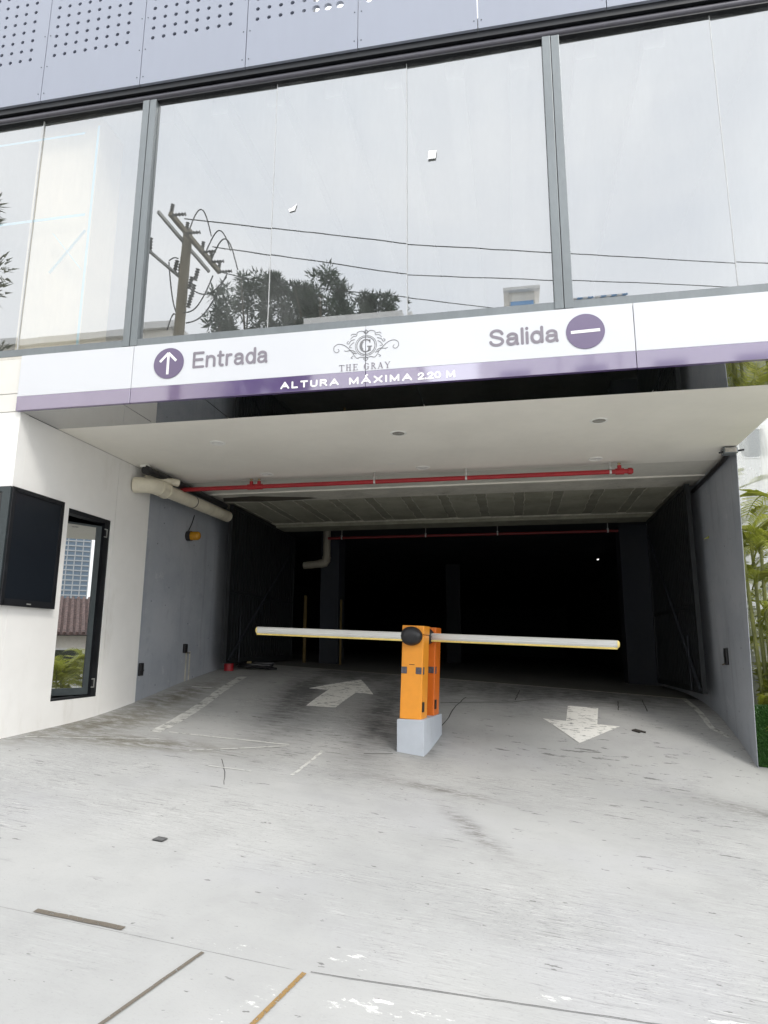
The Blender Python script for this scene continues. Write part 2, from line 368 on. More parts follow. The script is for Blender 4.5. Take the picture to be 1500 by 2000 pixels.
# ------------------------------------------------------------------ ground: a ramp that also falls to the right
LY=[-200,0,3,5.5,6.84,7.96,9.2,10.6,11.4,14,40]; LZ=[.3,.38,.62,.74,.79,.90,1.08,1.24,1.29,1.33,1.34]
RY=[-200,0,3,5.5,7.45,8.34,8.96,9.85,10.88,12,40]; RZ=[-.2,-.2,-.10,.0,.10,.33,.56,.79,.90,.93,.95]
def pch(xs, ys, x):
    n = len(xs); h = [xs[i+1]-xs[i] for i in range(n-1)]; d = [(ys[i+1]-ys[i])/h[i] for i in range(n-1)]
    m = [d[0]]+[0 if d[i-1]*d[i] <= 0 else 2*d[i-1]*d[i]/(d[i-1]+d[i]) for i in range(1,n-1)]+[d[-1]]
    x = min(max(x, xs[0]), xs[-1]); i = max(k for k in range(n-1) if x >= xs[k]); t = (x-xs[i])/h[i]
    return ys[i]*(1+2*t)*(1-t)**2+h[i]*m[i]*t*(1-t)**2+ys[i+1]*t*t*(3-2*t)+h[i]*m[i+1]*t*t*(t-1)
def zg(X, Y):
    l = pch(LY, LZ, Y); r = pch(RY, RZ, Y); t = (min(max(X,-9),7)+4.7)/7.23
    return l+(r-l)*t
def sheet(name, mat, x0, x1, nx, fy0, fy1, ny, off=0.0, skirt=0):
    b = MB(); vs = []
    for j in range(ny+1):
        for i in range(nx+1):
            x = x0+(x1-x0)*i/nx; ya, yb = fy0(x), fy1(x); y = ya+(yb-ya)*j/ny
            vs.append((x, y, zg(x,y)+off))
    fs = [(j*(nx+1)+i, j*(nx+1)+i+1, (j+1)*(nx+1)+i+1, (j+1)*(nx+1)+i) for j in range(ny) for i in range(nx)]
    b.add(vs, fs); o = b.build(name, mat, smooth=True); return struct(o)
def thr(x): return 11.12-.16*(x+1.1)            # where the ramp slab meets the garage slab
def pj(x): return 3.055+max(0, x+.9)*.115         # joint between pavement and ramp
LXW, RXW = -4.707, 2.53
ground = MB()
gv = [-1500,-400,-120,-50,-20,-9,-5,-1,3,7,20,50,120,400,1500]
ground.add([(x,y,zg(x,y)-.35) for y in gv for x in gv], [(j*15+i, j*15+i+1, (j+1)*15+i+1, (j+1)*15+i) for j in range(14) for i in range(14)])
struct(ground.build('ground', M['ground']))
drive = sheet('driveway', M['drive'], -6.2, 7.5, 137, lambda x: pj(x)+.001, thr, 84)
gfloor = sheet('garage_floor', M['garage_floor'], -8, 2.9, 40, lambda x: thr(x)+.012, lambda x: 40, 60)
pave = sheet('pavement', M['pave'], -30, 30, 240, lambda x: -1.6, lambda x: pj(x)-.001, 24)
sheet('road', M['asphalt'], -60, 60, 60, lambda x: -9.5, lambda x: -1.75, 8, -.13)
kb = MB()
for i in range(60):
    x0, x1 = -30+i, -29.004+i
    kb.add([(x0,-1.75,zg(x0,-1.75)-.2),(x1,-1.75,zg(x1,-1.75)-.2),(x1,-1.6,zg(x1,-1.6)-.2),(x0,-1.6,zg(x0,-1.6)-.2),
            (x0,-1.75,zg(x0,-1.75)+.003),(x1,-1.75,zg(x1,-1.75)+.003),(x1,-1.6,zg(x1,-1.6)+.003),(x0,-1.6,zg(x0,-1.6)+.003)],
           [(3,2,1,0),(4,5,6,7),(0,1,5,4),(1,2,6,5),(2,3,7,6),(3,0,4,7)])
struct(kb.build('kerb', M['kerb']))
def gstrip(name, pts, wd, mat, parent, off=.005, jit=0.0, label=None):
    b = MB(); P = []
    for (a, c) in zip(pts, pts[1:]):
        n = max(1, int(math.dist(a, c)/.08))
        for k in range(n): P.append((a[0]+(c[0]-a[0])*k/n, a[1]+(c[1]-a[1])*k/n))
    P.append(pts[-1]); vs = []
    for i, p in enumerate(P):
        a, c = P[max(i-1,0)], P[min(i+1,len(P)-1)]; dx, dy = c[0]-a[0], c[1]-a[1]; l = math.hypot(dx,dy) or 1
        nx, ny = -dy/l, dx/l; jx = rng.uniform(-jit,jit); ww = wd*(1+rng.uniform(-.22,.22)*(jit > .0035 and wd < .02))
        if isinstance(wd, tuple): ww = wd[0]+(wd[1]-wd[0])*i/(len(P)-1)
        for sgn in (-1, 1):
            x, y = p[0]+nx*(sgn*ww/2+jx), p[1]+ny*(sgn*ww/2+jx); vs.append((x, y, zg(x,y)+off))
    b.add(vs, [(2*i, 2*i+1, 2*i+3, 2*i+2) for i in range(len(P)-1)])
    o = b.build(name, mat, parent)
    if label: o['label'] = label
    return o
def gpatch(b, q, n=10, off=.006):
    (a, c, d, e) = q; vs = []
    for j in range(n+1):
        for i in range(n+1):
            u, v = i/n, j/n
            x = (a[0]*(1-u)+c[0]*u)*(1-v)+(e[0]*(1-u)+d[0]*u)*v; y = (a[1]*(1-u)+c[1]*u)*(1-v)+(e[1]*(1-u)+d[1]*u)*v
            vs.append((x, y, zg(x,y)+off))
    b.add(vs, [(j*(n+1)+i, j*(n+1)+i+1, (j+1)*(n+1)+i+1, (j+1)*(n+1)+i) for j in range(n) for i in range(n)])
b = MB(); gpatch(b, [(-2.686,8.642),(-2.307,8.678),(-2.21,9.405),(-2.62,9.4302)]); gpatch(b, [(-2.906,9.448),(-1.96,9.39),(-2.349,10.325),(-2.35,10.325)])
o = b.build('painted_arrow', M['paint'], drive); o['label'] = 'worn white arrow painted on the ramp pointing into the garage'
b = MB(); gpatch(b, [(1.03,9.55),(.645,9.565),(.577,8.9859),(.947,8.9713)]); gpatch(b, [(1.21,8.961),(.294,8.997),(.68,8.424),(.681,8.424)])
o = b.build('painted_arrow', M['paint'], drive); o['label'] = 'white arrow painted on the ramp pointing out to the street'
for nm, pts, wd, lb in (('painted_line', [(-3.80,6.85),(-4.09,9.91)], .13, 'faded white line running up the left side of the ramp'),
                    ('painted_line', [(2.317,10.5),(2.31,9.18),(2.44,8.95)], .07, 'pale line along the foot of the right wall'),
                    ('pale_seam', [(-3.675,6.94),(-2.39,7.13)], .035, None), ('pale_seam', [(-3.13,6.33),(-2.4,7.07)], .03, None),
                    ('pale_seam', [(-4.47,9.01),(-4.06,9.04)], .04, None), ('pale_seam', [(-2.755,5.893),(-2.33,5.93)], .025, None),
                    ('pale_seam', [(-1.98,6.0),(-2.01,7.08)], .03, None), ('pale_seam', [(-4.6,5.9),(-3.6,6.6)], .025, None)):
    gstrip(nm, pts, wd, M['line'], drive, .004, .006, lb)
gstrip('pale_seam', [(x, thr(x)-.03) for x in (-4.4,-3,-2,-1,0,1,2.35)], .035, M['cement'], drive, .004, .004, 'pale seam where the ramp meets the garage floor')
for pts in ([(-.932,8.44),(-.86,8.75),(-.82,9.1),(-.705,9.62)], [(-1.02,9.26),(-.6,9.4),(-.083,9.536),(.4,9.9),(1.007,10.44)], [(-.035,9.65),(.026,10.356)],
            [(1.692,10.233),(1.65,9.578)], [(1.34,10.01),(1.281,9.53)], [(-2.726,6.193),(-2.60,5.95),(-2.48,5.70),(-2.40,5.50),(-2.36,5.417)], [(-1.6,7.2),(-1.32,7.36)]):
    gstrip('crack', pts, .012 if pts[0][0] > -2 else .005, M['crack'], drive, .004, .006)
gstrip('dark_joint', [(-2.249,3.075),(-1.9,3.09),(-1.795,3.085)], .035, M['grey_joint'], drive, .004, .006, 'dark rusted strip in the joint between pavement and ramp')
gstrip('crack', [(-.9,3.058),(.14,pj(.14)),(1.6,pj(1.6)),(4,pj(4))], .0035, M['crack'], drive, .004, .003)
gstrip('expansion_joint', [(-1.382,3.035),(-1.5,2.483),(-1.9,.6)], .018, M['grey_joint'], pave, .004, .001, 'brown filled joint across the pavement, the left one')
gstrip('expansion_joint', [(-.923,3.045),(-.998,2.662),(-1.35,.9)], .021, M['rust_joint'], pave, .004, .001, 'rust coloured joint across the pavement, the right one')

# ------------------------------------------------------------------ the building
YF = 5.5; ZC = 3.848
bld = thing('garage_building', 'grey clad building with mirrored upper windows over the garage mouth', 'building', (0, YF, 0))
# cladding screen, perforated
def clad_panel(x0, x1, rows, kind):
    b = MB(); z0, z1, y0, y1 = 7.37, 9.6, 5.44, 5.475; g = .004
    x0 += g; x1 -= g; cols = 8; p = .125; hx0 = x0+.105-.0625; hz0 = 7.93-.0625
    hx1 = hx0+cols*p; hz1 = hz0+rows*p
    def plate(a, c, d, e): b.box(a, c, y0, y1, d, e)
    if rows == 0: plate(x0, x1, z0, z1)
    else:
        for y, in ((y0,),(y1,)):
            b.quad((x0,y,z0),(x1,y,z0),(x1,y,hz0),(x0,y,hz0)); b.quad((x0,y,hz1),(x1,y,hz1),(x1,y,z1),(x0,y,z1))
            b.quad((x0,y,hz0),(hx0,y,hz0),(hx0,y,hz1),(x0,y,hz1)); b.quad((hx1,y,hz0),(x1,y,hz0),(x1,y,hz1),(hx1,y,hz1))
        for (a, c) in (((x0,z0),(x1,z0)),((x1,z0),(x1,z1)),((x1,z1),(x0,z1)),((x0,z1),(x0,z0))):
            b.quad((a[0],y0,a[1]),(c[0],y0,c[1]),(c[0],y1,c[1]),(a[0],y1,a[1]))
        for i in range(cols):
            for j in range(rows):
                cx, cz = hx0+(i+.5)*p, hz0+(j+.5)*p; r = .022
                if kind == 'big' and i >= 5: r = .042
                if kind == 'late': r = .036 if i == 0 else (.022 if i < 2 else 0)
                if r == 0:
                    for y in (y0,y1): b.quad((cx-p/2,y,cz-p/2),(cx+p/2,y,cz-p/2),(cx+p/2,y,cz+p/2),(cx-p/2,y,cz+p/2))
                    continue
                N = 12; ring = [(math.cos(2*math.pi*(k+.5)/N), math.sin(2*math.pi*(k+.5)/N)) for k in range(N)]
                sq = [(q[0]/max(abs(q[0]),abs(q[1])), q[1]/max(abs(q[0]),abs(q[1]))) for q in ring]
                # square corners are kept so that neighbouring cells meet
                vs = [];
                for y in (y0, y1):
                    vs += [(cx+q[0]*r, y, cz+q[1]*r) for q in ring] + [(cx+q[0]*p/2, y, cz+q[1]*p/2) for q in sq] + [(cx+sx*p/2, y, cz+sz*p/2) for sx, sz in ((1,1),(-1,1),(-1,-1),(1,-1))]
                fs = []; S = 2*N+4
                for k in range(N):
                    k2 = (k+1)%N
                    for o_ in (0, S):
                        corner = None
                        if abs(abs(sq[k][0])-1) < 1e-6 and abs(abs(sq[k2][1])-1) < 1e-6 and not abs(abs(sq[k][1])-1) < 1e-6: corner = True
                        if abs(abs(sq[k][1])-1) < 1e-6 and abs(abs(sq[k2][0])-1) < 1e-6 and not abs(abs(sq[k][0])-1) < 1e-6: corner = True
                        if corner:
                            mx_ = (sq[k][0] if abs(sq[k][0]) > .999 else sq[k2][0], sq[k][1] if abs(sq[k][1]) > .999 else sq[k2][1])
                            ci = [(1,1),(-1,1),(-1,-1),(1,-1)].index((round(mx_[0]), round(mx_[1])))
                            fs.append((k+o_, N+k+o_, 2*N+ci+o_, N+k2+o_, k2+o_))
                        else: fs.append((k+o_, N+k+o_, N+k2+o_, k2+o_))
                    fs.append((k, k2, k2+S, k+S))
                b.add(vs, fs)
    return b.build('cladding_panel', M['clad'], bld)
xs = [-4.865+1.1745*k for k in range(-4, 7)]
for k, x in enumerate(xs[:-1]):
    kind = 'plain'; rows = 10
    if k == 6: kind = 'big'
    if k == 7: kind = 'late'
    if k > 7: rows = 0
    clad_panel(x, min(xs[k+1], 2.45), rows, kind)
sc_ = MB()
for x in xs[3:-1]:
    for dx in (-.035, .035):
        for z in (7.46, 7.80, 8.2): sc_.tube([(x+dx,5.441,z),(x+dx,5.436,z)], .006, 6)
stuff(sc_.build('screw_head', M['frame_dark'], bld))
for k in range(10):
    for c0, c1 in ((0,4),(5,8)):
        if k == 6 and c0 == 5 or k >= 7: continue
        xa = xs[k]+.004+.105-.0625+.125*c0
        MB().box(xa, xa+.125*(c1-c0), 5.482, 5.49, 7.85, 9.3).build('screen_backing', M['backing'], bld)
MB().box(-9.5, -1.9, 5.72, 5.8, 7.56, 9.6).build('screen_wall', M['black_metal'], bld)
MB().box(-9.5, 2.45, 5.5, 16, 7.40, 7.55).build('roof', M['band'], bld)
MB().box(-9.5, 2.45, 5.47, 5.60, 7.30, 7.372).build('flashing', M['black_metal'], bld)
b = MB(); b.tube([(-9.5,5.535,7.255),(2.45,5.535,7.255)], .045, 14); b.build('head_rail', M['head'], bld, smooth=True)
# windows: frame > pane
for wi, (x0, x1, seams) in enumerate(((-9.4,-3.66,(-7.3,-6.1,-4.87)), (-3.51,.42,(-2.197,-.87)), (.575,2.42,(1.895,)))):
    f = MB(); f.box(x0, x1, 5.5, 5.58, 4.44, 4.512)
    fo = f.build('window_frame', M['frame'], bld)
    MB().box(x0, x1, 5.5, 5.58, 7.2, 7.212).build('head_bead', M['black_metal'], fo)
    e = [x0]+list(seams)+[x1]
    for k in range(len(e)-1):
        b = MB(); a, c = e[k]+.004, e[k+1]-.004; j1, j2 = rng.uniform(-.004,.004), rng.uniform(-.005,.005)
        ya = 5.545
        b.add([(a,ya+j1,4.512),(c,ya-j1,4.512),(c,ya-j1+j2,7.2),(a,ya+j1+j2,7.2)], [(0,1,2,3)])
        b.build('window_pane', M['glass'], fo)
    for s in seams:
        MB().box(s-.003, s+.003, 5.537, 5.55, 4.512, 7.2).build('silicone_seam', M['seam'], fo)
for x0, x1 in ((-3.66,-3.51),(.42,.575)):
    b = MB(); m = (x0+x1)/2; b.box(x0, m-.003, 5.488, 5.6, 4.442, 7.212); b.box(m+.003, x1, 5.492, 5.6, 4.442, 7.212); b.build('mullion', M['frame'], bld, bevel=.004)
MB().box(-9.4, 2.42, 5.503, 5.6, 4.412, 4.44).build('sill_ledge', M['sill'], bld)
# the room behind the upper glass
b = MB(); b.quad((-9.4,5.65,4.40),(2.42,5.65,4.40),(2.42,11,4.40),(-9.4,11,4.40)); b.build('room_floor', M['room_floor'], bld)
b = MB(); b.quad((-9.4,5.65,7.29),(2.42,5.65,7.29),(2.42,11,7.29),(-9.4,11,7.29)); b.quad((-9.4,11,4.40),(2.42,11,4.40),(2.42,11,7.29),(-9.4,11,7.29))
b.quad((-9.4,5.65,4.4),(-9.4,11,4.4),(-9.4,11,7.29),(-9.4,5.65,7.29)); b.quad((2.42,5.65,4.4),(2.42,11,4.4),(2.42,11,7.29),(2.42,5.65,7.29)); b.build('room_shell', M['room'], bld)
for k in range(9): MB().box(-3.6+.62*k, -3.42+.62*k, 5.7, 10.9, 7.1, 7.285).build('ceiling_beam', M['room'], bld)
MB().box(-5.02, -4.27, 5.68, 6.1, 4.41, 7.28).build('room_column', M['room_col'], bld)
for q in ((-4.25,-4.225,4.52,7.1), (-6.4,-4.4,7.02,7.045), (-6.0,-4.3,6.02,6.05)): MB().box(q[0], q[1], 5.60, 5.603, q[2], q[3]).build('masking_tape', M['tape'], bld)
b = MB(); b.bar((-4.65,5.6,5.85),(-4.28,5.6,5.4),.003,.03,(0,1,0)); b.bar((-4.65,5.605,5.4),(-4.28,5.605,5.85),.003,.03,(0,1,0)); b.build('masking_tape', M['tape'], bld)
# front wall left of the garage mouth, in cladding panels
for z0, z1, mt in ((4.046,4.408,'cream_wall'),(3.857,4.038,'cream_wall'),(.2,3.849,'white_wall')):
    MB().box(-9.4, -4.745 if z0 > 3.8 else LXW-.001, YF, YF+.12, z0, z1).build('wall_panel', M[mt], bld)
# left side wall of the mouth, with a window opening
WY0, WY1, WZ0, WZ1 = 6.36, 7.15, 1.03, 3.06
x0, x1 = LXW-.12, LXW
b = MB(); b.box(x0, x1, YF+.121, WY0, .2, ZC-.003); b.box(x0, x1, WY0, WY1, .2, WZ0); b.box(x0, x1, WY0, WY1, WZ1, ZC-.003); b.box(x0, x1, WY1, 7.218, .2, ZC-.003); b.build('wall_panel', M['white_wall'], bld)
MB().box(x0, x1, 7.224, 7.965, .2, ZC-.003).build('wall_panel', M['white_wall'], bld)
b = MB(); b.box(x0-.03, x0, WY0-.05, WY0+.0, WZ0-.05, WZ1+.05); b.box(x0-.06, x0-.001, WY1-.0, WY1+.05, WZ0-.05, WZ1+.05)
for q in ((WY0,WY1,WZ1-.05,WZ1-.001),(WY0,WY1,WZ0+.001,WZ0+.02),(WY1-.10,WY1-.001,WZ0+.02,WZ1-.05),(WY0+.001,WY0+.012,WZ0+.02,WZ1-.05)): b.box(x0+.004, x1-.012, *q)
wf = b.build('booth_window', M['black_metal'], bld)
hx, hy = LXW-.075, 7.055; dx_, dy_ = -.454, -.891; Lw = .70; z0, z1 = WZ0+.03, 2.975
def sp(s, off=0): return (hx+dx_*s+.891*off, hy+dy_*s-.454*off)
b = MB()
for s0, s1, za, zb in ((0,.055,z0,z1),(Lw-.05,Lw,z0,z1),(.055,Lw-.05,z0,z0+.075),(.055,Lw-.05,z1-.02,z1)):
    p, q = sp(s0), sp(s1); p2, q2 = sp(s0,.035), sp(s1,.035)
    b.prism([(*p,za),(*q,za),(*q2,za),(*p2,za)], (0,0,zb-za))
b.build('sash', M['frame_dark'], wf)
p, q = sp(.05,.02), sp(Lw-.045,.02); b = MB(); b.quad((*p,z0+.07),(*q,z0+.07),(*q,z1-.015),(*p,z1-.015)); b.build('sash_pane', M['sash_glass'], wf)
for z in (z0+.07, z1-.13):
    b = MB(); y = WY1-.10
    for q in ((y-.004,y+.05,z,z+.012),(y-.004,y+.05,z+.09,z+.102),(y+.038,y+.05,z+.012,z+.09)): b.box(x1-.013, x1-.006, *q)
    b.build('window_stay', M['zinc'], wf)
# guard booth behind that wall: dark inside
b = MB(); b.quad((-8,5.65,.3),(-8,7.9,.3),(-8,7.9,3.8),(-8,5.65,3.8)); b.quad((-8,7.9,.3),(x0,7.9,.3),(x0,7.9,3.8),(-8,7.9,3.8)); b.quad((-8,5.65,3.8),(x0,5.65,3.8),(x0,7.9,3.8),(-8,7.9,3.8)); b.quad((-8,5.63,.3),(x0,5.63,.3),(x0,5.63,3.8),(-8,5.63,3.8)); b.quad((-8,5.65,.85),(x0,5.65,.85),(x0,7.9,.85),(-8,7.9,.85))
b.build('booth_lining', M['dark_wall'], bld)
# grey concrete side walls
MB().box(LXW-.25, LXW-.02, 7.966, 11.95, .2, 3.95).build('side_wall', M['grey_wall'], bld)
b = MB(); b.prism([(RXW,8.39,-.3),(RXW+.006,8.39,-.3),(RXW+.22,9.6,-.3),(RXW+.22,13.0,-.3),(RXW,13.0,-.3)], (0,0,4.25))
for i in (5, 6): b.v[i].y = 7.99
b.build('side_wall', M['grey_wall'], bld)
# ceilings
MB().box(LXW+.003, 2.528, 6.055, 8.54, ZC, ZC+.1).build('soffit', M['soffit'], bld)
b = MB(); b.prism([(LXW+.003,8.541,ZC),(2.53,8.541,ZC),(2.53,8.56,ZC+.03),(LXW+.003,8.56,ZC+.03)], (0,0,.1)); b.build('soffit_edge', M['band'], bld)
MB().box(LXW-.02, 2.53, 8.561, 9.29, ZC+.012, ZC+.1).build('beam', M['band'], bld)
MB().box(LXW-.02, 2.53, 9.291, 9.315, ZC-.006, ZC+.1).build('plaster_bead', M['soffit'], bld)
MB().box(LXW-.02, 2.53, 9.316, 9.93, ZC+.004, ZC+.1).build('beam', M['band2'], bld)
MB().box(-4.726, 2.529, 9.931, 12.0, ZC+.032, ZC+.12).build('slab_strip', M['slab_dark'], bld)
for k in range(13):
    a = 1.92-.575*k; c = min(a+.415, 2.5); a = max(a, -4.7); e = rng.uniform(0,.008)
    if c <= a: continue
    b = MB(); b.box(a, c, 9.935, 11.9, ZC+.018+e, ZC+.0315); b.build('slab_plank', M['slab'], bld)
    for xx in (a, c):
        pts = [(xx+rng.uniform(-.012,.012), y, ZC+.016+e) for y in [9.95+.14*i for i in range(14)]]
        b = MB(); b.tube(pts, [rng.choice((.004,.007,.011)) for _ in pts], 5); b.build('cement_seam', M['cement'], bld)
MB().box(-4.7, 2.53, 11.901, 11.93, ZC+.005, ZC+.0315).build('plaster_bead', M['cement'], bld)
MB().box(-8, 2.9, 12.001, 12.5, ZC-.04, ZC+.12).build('beam', M['slab_dark'], bld)
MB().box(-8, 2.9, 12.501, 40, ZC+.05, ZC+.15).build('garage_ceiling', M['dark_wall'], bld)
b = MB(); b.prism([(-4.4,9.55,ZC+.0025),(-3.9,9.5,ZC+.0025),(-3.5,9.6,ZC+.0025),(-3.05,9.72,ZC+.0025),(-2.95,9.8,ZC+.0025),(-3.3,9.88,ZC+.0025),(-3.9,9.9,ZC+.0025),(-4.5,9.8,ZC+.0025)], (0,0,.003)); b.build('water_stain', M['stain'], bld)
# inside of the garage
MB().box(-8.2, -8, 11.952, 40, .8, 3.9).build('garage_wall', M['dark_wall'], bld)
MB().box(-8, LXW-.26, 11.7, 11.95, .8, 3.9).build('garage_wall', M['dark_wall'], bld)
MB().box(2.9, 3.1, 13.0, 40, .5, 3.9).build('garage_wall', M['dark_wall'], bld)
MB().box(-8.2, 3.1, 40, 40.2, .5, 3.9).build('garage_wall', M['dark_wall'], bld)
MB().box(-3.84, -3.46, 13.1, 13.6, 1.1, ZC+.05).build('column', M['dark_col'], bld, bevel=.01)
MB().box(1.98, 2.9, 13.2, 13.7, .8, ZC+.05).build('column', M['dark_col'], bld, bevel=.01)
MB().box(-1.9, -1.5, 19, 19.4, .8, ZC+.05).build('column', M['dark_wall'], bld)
# upper walls closing the building behind and to the sides
MB().box(-9.6, -9.41, 5.5, 16, .2, 7.39).build('end_wall', M['white_wall'], bld)
MB().box(2.43, 2.6, 5.62, 16, 4.0, 7.39).build('end_wall', M['white_wall'], bld)
# polished black strip under the sign
e = [LXW+.004,-3.6,-2.77,-.785,1.27,2.44]
for a, c in zip(e, e[1:]):
    b = MB(); t = rng.uniform(-.004,.004); b.add([(a+.004,5.503,ZC+.001+t),(c-.004,5.503,ZC+.001-t),(c-.004,6.05,ZC-.001),(a+.004,6.05,ZC+.001)], [(0,1,2,3)]); b.build('polished_panel', M['mirror'], bld)
MB().box(LXW, 2.45, 5.51, 6.054, ZC+.02, ZC+.1).build('panel_carrier', M['frame_dark'], bld)

# ------------------------------------------------------------------ the sign
sg = thing('entrance_sign', 'long white and purple sign board reading Entrada and Salida', 'sign', (-1.1, YF, 3.845))
e = [-4.74,-3.512,-1.234,1.046,2.45]
for a, c in zip(e, e[1:]):
    MB().box(a+.003, c-.003, YF-.04, YF+.0, 3.992, 4.42).build('sign_panel', M['sign'], sg, bevel=.002, seg=1)
    MB().box(a+.003, c-.003, YF-.041, YF+.0, 3.845, 3.9915).build('purple_stripe', M['purple'], sg, bevel=.002, seg=1)
def ribbon(b, pts, wd, y=YF-.0415, th=.001):
    n = len(pts)
    L_, R_ = [], []
    for i, p in enumerate(pts):
        a, c = pts[max(i-1,0)], pts[min(i+1,n-1)]; dx, dz = c[0]-a[0], c[1]-a[1]; l = math.hypot(dx,dz) or 1
        ww = (wd[0]+(wd[1]-wd[0])*i/(n-1) if isinstance(wd, tuple) else wd)/2
        L_.append((p[0]-dz/l*ww, p[1]+dx/l*ww)); R_.append((p[0]+dz/l*ww, p[1]-dx/l*ww))
    vs = [(x, y-th, z) for x, z in L_]+[(x, y-th, z) for x, z in R_]+[(x, y, z) for x, z in L_]+[(x, y, z) for x, z in R_]
    fs = []
    for i in range(n-1): fs += [(i,i+1,n+i+1,n+i),(i,2*n+i,2*n+i+1,i+1),(n+i,n+i+1,3*n+i+1,3*n+i)]
    b.add(vs, fs)
def cyl_disc(name, cx, cz, r, mat, parent, th=.004, y=YF-.041, n=48):
    b = MB(); b.prism([(cx+r*math.cos(2*math.pi*k/n), y-th, cz+r*math.sin(2*math.pi*k/n)) for k in range(n)], (0,th-.0005,0)); return b.build(name, mat, parent)
def cr(pts, n=8):
    out_ = []
    P = [pts[0]]+pts+[pts[-1]]
    for i in range(1, len(P)-2):
        p0, p1, p2, p3 = P[i-1:i+3]
        for k in range(n):
            t = k/n; out_.append(tuple(.5*((2*p1[j])+(-p0[j]+p2[j])*t+(2*p0[j]-5*p1[j]+4*p2[j]-p3[j])*t*t+(-p0[j]+3*p1[j]-3*p2[j]+p3[j])*t**3) for j in (0,1)))
    return out_+[pts[-1]]
def ell(cx, cz, rx, rz, a0, a1, n=20): return [(cx+rx*math.cos(R(a0+(a1-a0)*i/n)), cz+rz*math.sin(R(a0+(a1-a0)*i/n))) for i in range(n+1)]
LET = {  # strokes on a unit cap height: (width, [stroke, ...])
 'E': (.56, [[(0,0),(0,1)],[(0,1),(.54,1)],[(0,.52),(.50,.52)],[(0,0),(.56,0)]]),
 'n': (.44, [[(0,0),(0,.70)], [(0,.44)]+ell(.22,.44,.22,.26,170,0)+[(.44,0)]]),
 't': (.30, [[(.12,.95),(.12,.16)]+ell(.25,.14,.13,.14,190,285,8),[(0,.70),(.30,.70)]]),
 'r': (.27, [[(0,0),(0,.70)], [(0,.40)]+ell(.20,.46,.20,.24,170,75,10)]),
 'a': (.46, [ell(.22,.50,.20,.20,165,20)+[(.42,.44),(.42,.12),(.46,.0)], [(.42,.42),(.24,.37)]+ell(.17,.19,.17,.19,95,270,14)+[(.30,.04),(.42,.20)]]),
 'd': (.46, [ell(.22,.35,.22,.35,0,360,30), [(.46,0),(.46,1)]]),
 'S': (.58, [[(.55,.76)]+ell(.29,.76,.25,.24,20,200,14)+[(.12,.60),(.29,.53),(.48,.44)]+ell(.29,.25,.28,.25,25,-175,18)]),
 'l': (.0, [[(0,0),(0,1)]]), 'i': (.0, [[(0,0),(0,.70)],[(0,.97),(0,1.0)]]),
 'A': (.92, [[(0,0),(.46,1)],[(.46,1),(.92,0)],[(.19,.32),(.73,.32)]]), 'L': (.62, [[(0,1),(0,0)],[(0,.0),(.62,0)]]), 'T': (.76, [[(0,1),(.76,1)],[(.38,1),(.38,0)]]),
 'U': (.70, [[(0,1),(0,.35)]+ell(.35,.33,.35,.33,180,360)+[(.70,1)]]), 'R': (.74, [[(0,0),(0,1)],[(0,1),(.42,1)]+ell(.42,.76,.26,.24,90,-90,10)+[(0,.52)],[(.38,.5),(.74,0)]]),
 'M': (.88, [[(0,0),(0,1)],[(0,1),(.44,.1)],[(.44,.1),(.88,1)],[(.88,1),(.88,0)]]), 'X': (.82, [[(0,0),(.82,1)],[(0,1),(.82,0)]]), 'I': (.0, [[(0,0),(0,1)]]),
 'Q': (.92, [[(0,0),(.46,1)],[(.46,1),(.92,0)],[(.19,.32),(.73,.32)],[(.42,1.25),(.58,1.42)]]),
 '2': (.56, [[(.02,.70)]+ell(.28,.73,.26,.27,175,-20,14)+[(.40,.45),(.0,.0)],[(0,0),(.56,0)]]), '0': (.56, [ell(.28,.5,.28,.5,0,360,30)]), '.': (.0, [[(0,-.01),(0,.03)]]), ' ': (.28, [])}
def words(body, x0, x1, z0, h, st, gap, mat, label, y=YF-.041):
    b = MB(); tot = sum(LET[c][0] for c in body)+gap*(len(body)-1); wst = st/h
    k = (x1-x0-st)/tot; x = x0+st/2; hh = h-st; q = 0
    for c in body:
        wd_, strokes = LET[c]
        for sk in strokes:
            pts = [(x+p[0]*k, z0+st/2+p[1]*hh) for p in sk]; q = (q+1)%4
            ribbon(b, pts, st, y-.0010*q, .0002)
            for e in (pts[0], pts[-1]):
                r_q = .0004 if e is pts[0] else .0006; b.prism([(e[0]+st/2*math.cos(2*math.pi*i/12), y-.0010*q-r_q, e[1]+st/2*math.sin(2*math.pi*i/12)) for i in range(12)], (0,.00035,0))
        x += (wd_+gap)*k
    o = b.build('lettering', mat, sg); o['label'] = label; return o
words('Entrada', -2.892, -2.150, 4.141, .165, .026, .22, M['letter_grey'], 'grey word Entrada')
words('Salida', -.146, .436, 4.124, .160, .026, .22, M['letter_grey'], 'grey word Salida')
words('ALTURA', -2.018, -1.473, 3.874, .068, .0165, .50, M['white'], 'white word ALTURA', YF-.042)
words('MQXIMA', -1.379, -.814, 3.871, .068, .0165, .50, M['white'], 'white word M\u00c1XIMA', YF-.042)
words('2.20', -.767, -.561, 3.871, .068, .0165, .26, M['white'], 'white number 2.20', YF-.042)
words('M', -.519, -.440, 3.871, .068, .0165, .26, M['white'], 'white letter M after the number', YF-.042)
d1 = cyl_disc('arrow_disc', -3.135, 4.213, .153, M['disc'], sg); d1['label'] = 'round purple disc with a white up arrow'
b = MB(); cx, cz, k = -3.141, 4.213, .00225
ribbon(b, [(cx, cz-50*k),(cx, cz+44*k)], .024, YF-.045, .002); ribbon(b, [(cx-37*k, cz+8*k),(cx, cz+46*k)], .024, YF-.0455, .002); ribbon(b, [(cx+37*k, cz+8*k),(cx, cz+46*k)], .024, YF-.046, .002)
b.build('arrow', M['white'], d1)
